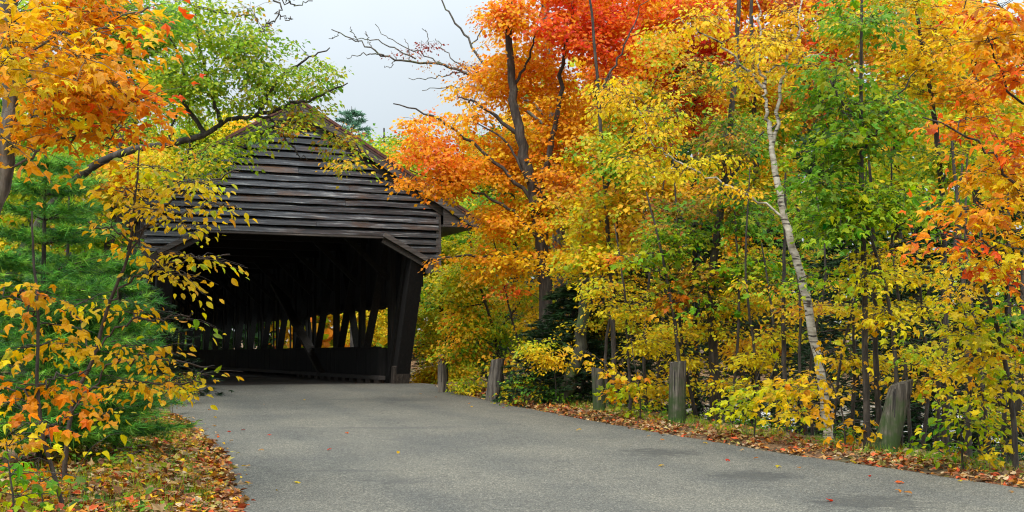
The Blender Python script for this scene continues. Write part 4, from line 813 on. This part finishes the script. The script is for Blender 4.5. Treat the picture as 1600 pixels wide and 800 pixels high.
# understorey of small yellow leaves, each on its own dark stem
US_ = [
 (23.5, [(985, 668), (982, 560), (975, 450), (960, 350)], [(980, 480, 70, 24, 'yellow lemon gold lime'), (940, 450, 60, 20, 'yellow gold lime'), (1000, 540, 60, 22, 'yellow lemon')], 'slim stem with layered yellow leaves left of the flat topped post'),
 (23.0, [(1112, 680), (1110, 560), (1105, 480), (1080, 380)], [(1110, 510, 70, 22, 'yellow lemon gold lime'), (1080, 560, 50, 18, 'yellow lemon'), (1150, 480, 50, 16, 'yellow gold lime'), (1120, 600, 50, 14, 'yellow lemon gold lime')], 'yellow layered sapling just right of the flat topped post'),
 (21.6, [(1216, 690), (1212, 580), (1205, 480), (1190, 380)], [(1215, 520, 60, 20, 'yellow lemon gold lime'), (1190, 560, 60, 20, 'yellow lemon'), (1240, 480, 40, 16, 'yellow gold lime')], 'thin dark stem with gold leaves left of the birch trunk'),
 (20.2, [(1262, 700), (1250, 600), (1250, 480), (1240, 380)], [(1260, 480, 40, 18, 'gold yellow rust'), (1235, 640, 40, 14, 'yellow gold lime'), (1300, 480, 40, 18, 'yellow')], 'dark stem close behind the birch with few gold leaves'),
 (20.4, [(1330, 705), (1335, 580), (1330, 460), (1320, 350)], [(1340, 480, 50, 20, 'yellow lemon gold lime'), (1330, 560, 50, 18, 'yellow gold lime'), (1380, 560, 40, 16, 'yellow')], 'straight sapling with yellow tiers right of the birch'),
 (19.0, [(1440, 720), (1450, 600), (1440, 480), (1430, 360)], [(1450, 480, 60, 20, 'yellow lime'), (1460, 560, 50, 20, 'yellow gold lime'), (1420, 430, 60, 20, 'yellow lemon gold lime')], 'crooked stem with yellow green tiers behind the leaning post'),
 (17.5, [(1530, 735), (1535, 600), (1540, 480), (1530, 350)], [(1540, 420, 60, 20, 'yellow lemon gold lime'), (1500, 570, 50, 20, 'yellow gold lime'), (1560, 640, 40, 24, 'yellow lime')], 'tall dark stem with gold tiers near the right edge'),
 (16.0, [(1568, 745), (1570, 600), (1578, 450), (1575, 300)], [(1590, 560, 40, 30, 'yellow lemon gold lime'), (1585, 650, 30, 24, 'gold lime')], 'thick dark stem in the bottom right thicket'),
 (25.5, [(1025, 665), (1030, 560), (1040, 450), (1050, 350)], [(1040, 520, 60, 24, 'yellow lemon gold lime'), (1050, 600, 60, 18, 'yellow gold lime'), (1000, 610, 40, 16, 'yellow')], 'yellow sapling deep behind the flat topped post'),
 (25.0, [(1165, 680), (1160, 580), (1165, 470), (1170, 350)], [(1170, 470, 70, 24, 'yellow lemon gold lime'), (1160, 540, 60, 20, 'gold'), (1170, 400, 50, 20, 'gold lime')], 'golden sapling in the dim gap between flat topped post and birch'),
 (27.0, [(905, 655), (915, 560), (925, 470), (930, 380)], [(920, 510, 50, 24, 'yellow lemon gold lime'), (960, 500, 50, 20, 'yellow gold lime'), (900, 420, 60, 20, 'gold lime')], 'yellow sapling beside the thick mossy trunk')]
for d, tr, bls, lb in US_:
    plant('beech_sapling', lb, 'sapling', d, tr, .034, bls, leaf=.085, kind='oval', dr=1.0, group='dark stemmed saplings in the right thicket', flat=.16, K=10, lod=.85, droop=.25)
# bare dark stems
STEMS = [(1090, 676, 1060, 380, 24.0, .035), (1140, 680, 1150, 360, 22.4, .03), (1188, 686, 1165, 420, 21.5, .03), (1232, 690, 1225, 430, 21.0, .05), (1270, 695, 1290, 420, 21.3, .03), (1300, 700, 1345, 420, 19.8, .025),
         (1376, 706, 1365, 380, 19.2, .05), (1425, 712, 1395, 380, 18.6, .03), (1462, 716, 1490, 400, 17.9, .04), (1512, 724, 1500, 380, 17.0, .05), (1548, 732, 1510, 400, 16.6, .03), (1575, 740, 1600, 420, 16.2, .05), (1010, 664, 1015, 430, 25, .04), (950, 655, 965, 420, 26, .04)]
STEML = ['bare stem tilting left just behind the flat topped post', 'bare stem halfway between flat topped post and birch', 'slanting bare stem over the low lemon coloured spray', 'stout dark trunk next on the left of the birch', 'bare stem crossing close behind the birch foot',
         'thin bare stem slanting right from the birch foot', 'stout dark trunk rising just left of the leaning post', 'bare stem tilting left behind the top of the leaning post', 'bare stem tilting right of the leaning post', 'stout dark trunk over the low green leaved shrub', 'bare stem leaning left near the right edge', 'stout dark trunk at the far right edge of the thicket',
         'dark stem left of the flat topped post', 'dark stem above the thin dark post']
for i, (xa, ya, xb, yb, d, r) in enumerate(STEMS):
    xm = (xa + xb) / 2 + random.uniform(-14, 14)
    plant('young_tree', STEML[i], 'sapling', d, [(xa, ya), (xm, (ya + yb) / 2), (xb, yb), (xb + random.uniform(-25, 25), yb - 160)], r,
          [(xb, yb + 20, 40, 14, 'yellow gold lime', .6), (xm, (ya + yb) / 2 + 40, 30, 12, 'yellow gold', .6)], leaf=.085, kind='oval', dr=.5, NS=4, K=8, group='bare dark stems in the right thicket')
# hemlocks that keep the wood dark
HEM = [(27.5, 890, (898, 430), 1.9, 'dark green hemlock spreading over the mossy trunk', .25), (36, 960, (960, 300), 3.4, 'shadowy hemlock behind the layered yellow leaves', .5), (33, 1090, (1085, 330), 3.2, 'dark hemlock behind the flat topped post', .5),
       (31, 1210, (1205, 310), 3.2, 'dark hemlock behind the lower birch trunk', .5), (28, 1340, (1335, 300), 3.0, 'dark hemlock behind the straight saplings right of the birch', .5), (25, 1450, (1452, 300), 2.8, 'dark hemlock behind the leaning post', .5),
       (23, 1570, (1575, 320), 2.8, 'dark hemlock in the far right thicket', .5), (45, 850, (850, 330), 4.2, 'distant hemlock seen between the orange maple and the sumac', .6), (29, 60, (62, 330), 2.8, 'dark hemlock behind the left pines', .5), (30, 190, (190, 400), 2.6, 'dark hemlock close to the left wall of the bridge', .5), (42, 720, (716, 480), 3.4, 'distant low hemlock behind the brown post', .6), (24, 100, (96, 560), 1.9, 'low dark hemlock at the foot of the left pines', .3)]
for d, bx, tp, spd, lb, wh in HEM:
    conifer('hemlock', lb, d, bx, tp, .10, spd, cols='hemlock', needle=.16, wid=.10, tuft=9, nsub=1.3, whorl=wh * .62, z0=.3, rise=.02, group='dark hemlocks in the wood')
# back row crowns
BK = [
 (36, [(1085, 640), (1088, 400), (1085, 200), (1080, -60)], [(1080, 100, 110, 80, 'red rust red', 1.9), (1150, 60, 80, 50, 'red deep gold'), (1060, 190, 80, 40, 'red rust gold'), (1000, 90, 60, 60, 'orange deep')], 'deep red maple behind the birch crown', .12),
 (33, [(1290, 640), (1292, 400), (1285, 200), (1280, -60)], [(1280, 80, 80, 60, 'red rust gold'), (1240, 160, 70, 40, 'red green rust'), (1350, 60, 60, 50, 'orange rust green'), (1300, 0, 90, 30, 'red orange'), (1200, -10, 100, 40, 'red gold rust', 1.6), (1100, 0, 100, 40, 'red gold', 1.6), (1380, -20, 90, 40, 'gold', 1.6)], 'red and rust maple right of the birch top', .12),
 (34, [(940, 640), (938, 400), (930, 200), (935, -60)], [(950, 10, 90, 60, 'red deep'), (1040, 10, 80, 50, 'deep gold', 1.6), (960, 110, 60, 50, 'deep orange'), (900, 330, 70, 50, 'gold lime'), (960, 350, 70, 50, 'gold yellow rust'), (1000, 200, 60, 50, 'gold orange')], 'scarlet topped maple behind the big orange one', .12),
 (31, [(1180, 640), (1182, 400), (1180, 200), (1170, -60)], [(1180, 200, 90, 60, 'green lime gold'), (1130, 300, 90, 50, 'oak gold rust'), (1200, 290, 80, 50, 'green lime gold'), (1180, 120, 80, 50, 'gold rust lime')], 'green gold maple hidden behind the birch trunk', .12),
 (29, [(1400, 640), (1402, 400), (1400, 200), (1410, -60)], [(1400, 60, 90, 60, 'gold orange lime'), (1400, 180, 80, 60, 'green gold lime'), (1390, 270, 90, 50, 'green lime yellow'), (1330, 30, 70, 50, 'gold green')], 'gold maple behind the green striped maple', .12),
 (26, [(1530, 640), (1530, 400), (1520, 200), (1530, -60)], [(1530, 60, 90, 60, 'gold yellow orange'), (1520, 180, 90, 60, 'gold lime yellow'), (1560, 280, 70, 60, 'gold yellow'), (1480, 10, 80, 50, 'gold orange')], 'tall gold maple behind the right edge maple', .12),
 (40, [(800, 620), (805, 400), (800, 250), (805, 60)], [(790, 250, 100, 60, 'gold lime green', 1.3), (740, 330, 90, 50, 'lime green', 1.4), (820, 360, 90, 50, 'lime gold yellow', 1.4), (860, 180, 80, 60, 'gold orange', 1.2), (700, 400, 50, 50, 'lime yellow', 1.4)], 'lime green maple behind the trunk of the orange one', .13),
 (52, [(610, 560), (612, 400), (605, 300), (600, 200)], [(590, 235, 48, 24, 'lime lemon oak', 1.7), (640, 255, 40, 40, 'lime green yellow', 1.6), (560, 215, 30, 14, 'lime green', 1.5), (700, 330, 60, 50, 'lime yellow', 1.5), (620, 215, 30, 16, 'oak lime', 1.2)], 'yellow green tree rising behind the right roof slope', .16),
 (44, [(690, 600), (690, 500), (688, 420), (690, 350)], [(700, 430, 60, 50, 'lime green gold', 1.6), (690, 520, 50, 40, 'lime green orange', 1.6), (760, 460, 70, 50, 'lime gold', 1.5), (740, 560, 60, 30, 'green lime', 1.5)], 'leafy green tree seen just right of the portal post', .13),
 (38, [(1010, 640), (1012, 500), (1008, 400), (1005, 250)], [(1010, 400, 80, 40, 'yellow gold rust', 1.2), (930, 380, 70, 40, 'yellow lime', 1.2), (1060, 450, 80, 30, 'yellow gold', 1.2), (1010, 500, 90, 30, 'yellow', 0.4)], 'yellow maple deep behind the rusty sprays', .12),
 (33, [(1250, 640), (1252, 500), (1248, 400), (1245, 300)], [(1250, 400, 80, 40, 'yellow gold green', 1.2), (1200, 470, 80, 30, 'yellow gold', 0.4), (1290, 500, 80, 30, 'gold yellow', 0.4), (1180, 560, 80, 24, 'yellow', 0.4)], 'yellow maple deep behind the lower birch', .11),
 (28, [(1430, 640), (1432, 500), (1428, 400), (1425, 300)], [(1420, 400, 80, 40, 'yellow gold lime', 1.2), (1380, 480, 80, 30, 'yellow gold', 0.4), (1470, 500, 80, 30, 'gold yellow', 0.4), (1400, 570, 80, 24, 'gold', 0.4), (1530, 520, 70, 30, 'gold', 0.4)], 'yellow maple deep behind the leaning post stems', .11)]
for d, tr, bls, lb, lf in BK: plant('maple_tree', lb, 'tree', d, tr, .12, bls, leaf=lf, dr=2.2, group='maples in the back of the wood', r1=.03)
# trees right of the bridge seen through its open side
for i, (v0, b0, lb, sp) in enumerate([(13, 8, 'yellow tree outside the open bridge side nearest the portal', 'yellow lemon gold'), (14, 18, 'green gold tree outside the middle of the open bridge side', 'lime gold'), (10, 28, 'lime tree outside the far half of the open bridge side', 'lime green yellow'), (9, 42, 'pale tree outside the last bays of the bridge', 'lime gold yellow')]):
    x, y = bloc(v0 + 6, b0 + 5); px = HX + x / y * FPX
    plant('maple_tree', lb, 'tree', y, [(px, 600), (px + 4, 480), (px, 380), (px, 300)], .12, [(px, 490, 60, 50, sp, 1.3), (px + 30, 430, 50, 50, sp, 1.0), (px - 30, 430, 50, 50, sp, 1.)], leaf=.15, dr=1.5, group='trees beside the open bridge side', twigs=False)
# far wood across the river: one mass
def far_wood():
    V = []; n = 60000
    ang = RNG.uniform(-.62, .50, n); dist = RNG.uniform(98, 135, n); X = np.sin(ang) * dist * 1.05; Y = np.cos(ang) * dist
    sx = HX + np.tan(ang) * FPX
    hz = np.interp(sx, [-600, 0, 200, 300, 480, 560, 640, 700, 800, 900, 1700], [24, 24, 22, 16, 15, 14.5, 15, 17, 20, 25, 26]) * (1 + .10 * np.sin(ang * 61 + 1) + .07 * np.sin(ang * 140) + .05 * np.sin(ang * 333))
    Z = G(X, Y) + hz * RNG.random(n) ** .8
    P = np.stack([X, Y, Z], 1); D = nrm(RNG.normal(0, 1, (n, 3))); Nn = np.array([0, -.6, .6]) + RNG.normal(0, .5, (n, 3))
    h = np.sin(np.floor(ang * 34) * 12.9 + 4) * 43758.5; h = h - np.floor(h)
    cols = np.where((h < .35)[:, None], pal('hemlock deepgreen', n), np.where((h < .7)[:, None], pal('lime gold green', n), pal('gold orange lime', n))) * RNG.uniform(.7, 1.1, (n, 1))
    V, F, cc = leaves_mesh(P, D, Nn, RNG.uniform(.5, 1.1, n), cols, 'clump')
    link('far_woods', mesh_np('far_woods', V, F, cc), M_LEAF, None, kind='stuff', label='autumn wood across the river')
far_wood()
# ------------------------------------------------------------------ river stones
for i in range(26):
    d = random.uniform(30, 62); px = random.choice([random.uniform(1040, 1560), random.uniform(1040, 1560), random.uniform(20, 110)]); x = (px - HX) / FPX * d
    z = Gf(x, d)
    if z > -1.0: continue
    r = random.uniform(.5, 1.5); bpy_m = bpy.data.meshes.new('boulder')
    V = []; F = []; nu, nv = 10, 6
    for a in range(nv + 1):
        for b in range(nu):
            th = math.pi * a / nv; ph = 2 * math.pi * b / nu; q = Vector((math.sin(th) * math.cos(ph), math.sin(th) * math.sin(ph), math.cos(th)))
            k = r * (1 + .35 * noise.noise(q * 1.3 + Vector((i * 3, 0, 0)))); V.append((q.x * k * 1.3, q.y * k, q.z * k * .55))
    for a in range(nv):
        for b in range(nu): F.append((a * nu + b, (a + 1) * nu + b, (a + 1) * nu + (b + 1) % nu, a * nu + (b + 1) % nu))
    bpy_m.from_pydata(V, [], F); bpy_m.update()
    for p in bpy_m.polygons: p.use_smooth = True
    link('boulder', bpy_m, M_ROCK, None, label='pale boulder in the river bed behind the thicket', category='boulder', group='pale boulders in the river bed').location = (x, d, max(z, -1.75))
# ------------------------------------------------------------------ leaf litter
def litter(name, n, sampler, size, spec, label):
    P = sampler(int(n * 1.7)); P = P[np.array([noise.noise(Vector((a * 2.3, b * 2.3, 1))) + .35 * noise.noise(Vector((a * 7, b * 7, 4))) > RNG.normal(-.12, .16) for a, b in P])]; z = G(P[:, 0], P[:, 1]); n = len(P)
    D = nrm(np.concatenate([RNG.normal(0, 1, (n, 2)), RNG.normal(0, .28, (n, 1))], 1)); Nn = np.array([0, 0, 1.]) + RNG.normal(0, .42, (n, 3))
    PP = np.stack([P[:, 0], P[:, 1], z + RNG.uniform(.02, .075, n)], 1)
    h = n // 2; out_ = []
    V1 = leaves_mesh(PP[:h], D[:h], Nn[:h], size * RNG.uniform(.5, 1.5, h), pal(spec, h) * RNG.uniform(.4, .9, (h, 1)), 'maple_lite')
    V2 = leaves_mesh(PP[h:], D[h:], Nn[h:], size * RNG.uniform(.5, 1.1, n - h), pal(spec, n - h) * RNG.uniform(.4, .9, (n - h, 1)), 'oval')
    V = np.concatenate([V1[0], V2[0]]); F = np.concatenate([V1[1], V2[1] + len(V1[0])]); c = np.concatenate([V1[2], V2[2]])
    link(name, mesh_np(name, V, F, c), M_DRY, None, kind='stuff', label=label)
def smp_right(n):
    y = 10 + 24 * RNG.random(n) ** 1.3; e = -.06 + np.abs(RNG.normal(0, .68, n)) - .4 * (RNG.random(n) < .12) * RNG.random(n); return np.stack([xr(y) + e, y], 1)
def smp_left(n):
    y = 9 + 15 * RNG.random(n) ** 1.2; e = -.06 + 2.6 * RNG.random(n) ** 1.1 - .4 * (RNG.random(n) < .1) * RNG.random(n); return np.stack([xl(y) - e, y], 1)
litter('leaf_litter', 6500, smp_right, .088, 'litter litter litter litter litter rust', 'fallen leaves along the right verge')
litter('leaf_litter', 13000, smp_left, .095, 'litter litter litter rust gold', 'fallen leaves on the left bank')
# leaves lying singly on the asphalt
ROADL = [(1292, 796, 'red', 1.5), (541, 686, 'deep', 1.), (517, 713, 'red', 1.), (623, 717, 'gold', 1.1), (460, 767, 'yellow', 1.3), (384, 767, 'gold', 1.2), (395, 770, 'litter', 1.), (383, 681, 'dark', 1.), (338, 675, 'litter', 1.), (342, 692, 'deep', .9), (356, 684, 'red', .9), (337, 690, 'rust', 1.),
         (413, 716, 'litter', 1.1), (424, 690, 'red', .9), (388, 741, 'litter', 1.1), (475, 632, 'gold', .9), (656, 622, 'litter', .9), (683, 628, 'litter', .8), (735, 638, 'orange', .9), (736, 644, 'gold', .8), (779, 640, 'litter', 1.3), (789, 645, 'red', .8), (876, 656, 'orange', .9),
         (901, 682, 'gold', 1.3), (1005, 682, 'gold', 1.2), (1030, 688, 'litter', 1.), (1036, 698, 'orange', 1.), (1074, 686, 'red', .9), (1099, 702, 'gold', 1.), (1134, 730, 'red', .9), (1185, 728, 'rust', .9), (1217, 741, 'yellow', 1.3), (1299, 730, 'red', 1.), (1328, 733, 'yellow', 1.2), (1408, 768, 'deep', 1.5),
         (1403, 780, 'orange', 1.1), (1358, 757, 'red', .8), (1500, 765, 'yellow', .9), (1526, 766, 'litter', .9), (1425, 787, 'litter', 1.2), (1580, 782, 'litter', 1.), (1035, 740, 'gold', 1.1), (1010, 693, 'litter', .9), (325, 648, 'litter', .9), (335, 660, 'gold', .9), (348, 703, 'gold', .9), (363, 698, 'litter', .9), (305, 668, 'rust', .9),
         (412, 640, 'litter', .8), (556, 604, 'litter', .9), (1160, 715, 'litter', .9), (1250, 745, 'litter', 1.), (960, 672, 'litter', 1.)]
WORD = dict(red='small red', deep='orange red', gold='golden', yellow='yellow', litter='pale brown', dark='dark brown', rust='rusty', orange='orange')
for i, (px, py, cn, s) in enumerate(ROADL):
    d = gdepth(px, py - 1.5); x = (px - HX) / FPX * d; cc = C[cn][0 if cn != 'litter' else i % 4 + 1]
    o = bpy.data.objects.new('fallen_leaf', leaf_part_mesh('maple' if i % 3 else 'oval_fine', np.round(np.array(cc) * .85, 3))); COL.objects.link(o)
    o.location = (x, d, float(zroad(d)) + .06); o.rotation_euler = (random.uniform(-.35, .35), random.uniform(-.35, .35), random.uniform(0, 6.28)); k = .085 * s; o.scale = (k, k, k)
    o['category'] = 'leaf'; o['group'] = 'single fallen leaves on the asphalt'
    o['label'] = 'bright red leaf lying at the very front of the road' if i == 0 else 'large orange red leaf on the asphalt below the leaning post' if i == 34 else WORD[cn] + ' fallen leaf on the asphalt ' + ('close to the bridge mouth' if py < 660 else 'near the left bank' if px < 480 else 'along the right verge' if px > 860 and py < 690 + (px - 860) * .12 else 'in the middle of the road' if py < 740 else 'in the nearest part of the road')
# ------------------------------------------------------------------ herbs and grass at the edges
def herbs(name, n, sampler, hgt, spec, label, kind='oval', nl=9, leaf=.05, thin=1.):
    P = sampler(n); z = G(P[:, 0], P[:, 1]); m = len(P); k = nl
    base = np.stack([P[:, 0], P[:, 1], z], 1)[:, None] + np.zeros((m, k, 3)); hh = hgt * RNG.uniform(.3, 1.1, (m, 1))
    az = RNG.uniform(0, 6.28, (m, k)); t_ = RNG.uniform(.15, 1, (m, k)); base[..., 2] += hh * t_; base[..., 0] += np.cos(az) * .04; base[..., 1] += np.sin(az) * .04
    D = nrm(np.stack([np.cos(az), np.sin(az), RNG.normal(.15, .4, (m, k))], 2)); Nn = np.array([0, -.2, 1.]) + RNG.normal(0, .4, (m, k, 3))
    Sz = leaf * RNG.uniform(.5, 1.4, (m, k)); cc = (pal(spec, m)[:, None] * .6 + pal(spec, m * k).reshape(m, k, 3) * .4)
    V, F, c = leaves_mesh(base.reshape(-1, 3), D.reshape(-1, 3), Nn.reshape(-1, 3), Sz.ravel(), cc.reshape(-1, 3), kind)
    link(name, mesh_np(name, V, F, c), M_LEAF, None, kind='stuff', label=label)
def smp_lb(n):
    y = 10 + 16 * RNG.random(n); e = .5 + 3.4 * RNG.random(n) ** .8; p = np.stack([xl(y) - e, y], 1)
    return p[np.array([noise.noise(Vector((a * 1.1, b * 1.1, 3))) > -.05 for a, b in p])]
def smp_rb(n):
    y = 12 + 22 * RNG.random(n) ** 1.2; e = .9 + 2.6 * RNG.random(n); p = np.stack([xr(y) + e, y], 1)
    return p[np.array([noise.noise(Vector((a * 1.3, b * 1.3, 9))) > 0.0 for a, b in p])]
herbs('undergrowth', 430, smp_lb, .28, 'green oak deepgreen', 'green herbs on the left bank', leaf=.075)
herbs('undergrowth', 520, smp_rb, .30, 'deepgreen green oak', 'green herbs behind the right verge', leaf=.065)
def grass(name, n, sampler, hgt, label):
    P = sampler(n); m = len(P); z = G(P[:, 0], P[:, 1]); k = 10; az = RNG.uniform(0, 6.28, (m, k)); b = np.stack([P[:, 0], P[:, 1], z], 1)[:, None] + np.concatenate([RNG.normal(0, .03, (m, k, 2)), np.zeros((m, k, 1))], 2)
    h = hgt * RNG.uniform(.4, 1.1, (m, k)); tip = b + np.stack([np.cos(az) * h * .5, np.sin(az) * h * .5, h], 2); s = np.stack([-np.sin(az), np.cos(az), 0 * az], 2) * .004
    V = np.stack([b - s, b + s, tip], 2).reshape(-1, 3); F = np.arange(len(V)).reshape(-1, 3); cc = np.repeat(np.repeat(pal('green lime oak', m), k, 0), 3, 0)
    link(name, mesh_np(name, V, F, cc), M_LEAF, None, kind='stuff', label=label)
grass('grass', 700, lambda n: (lambda y: np.stack([xl(y) - .2 - 2.0 * RNG.random(n), y], 1))(11 + 13 * RNG.random(n)), .16, 'thin grass on the left bank')
grass('grass', 600, lambda n: (lambda y: np.stack([xr(y) + .5 + 1.0 * RNG.random(n), y], 1))(12 + 16 * RNG.random(n)), .14, 'thin grass on the right verge')
# small countable weeds by the left asphalt edge
for i, (px, py, lb) in enumerate([(268, 650, 'thin weed with tiny leaves at the left asphalt edge near the yellow sprays'), (292, 636, 'taller wispy weed leaning over the asphalt near the bridge'), (240, 690, 'green weed standing in the litter of the left bank'), (200, 745, 'low broad weed on the left bank litter')]):
    d = gdepth(px, py); plant('weed', lb, 'weed', d, [(px, py), (px + 4, py - 30), (px + 10, py - 62)], .006, [(px + 4, py - 34, 16, 22, 'lime green rust', .8)], leaf=.05, kind='oval', dr=.1, NS=2, K=5, parts=0)
print('TRIS leaves', TRI[0], 'objects', len(bpy.data.objects))
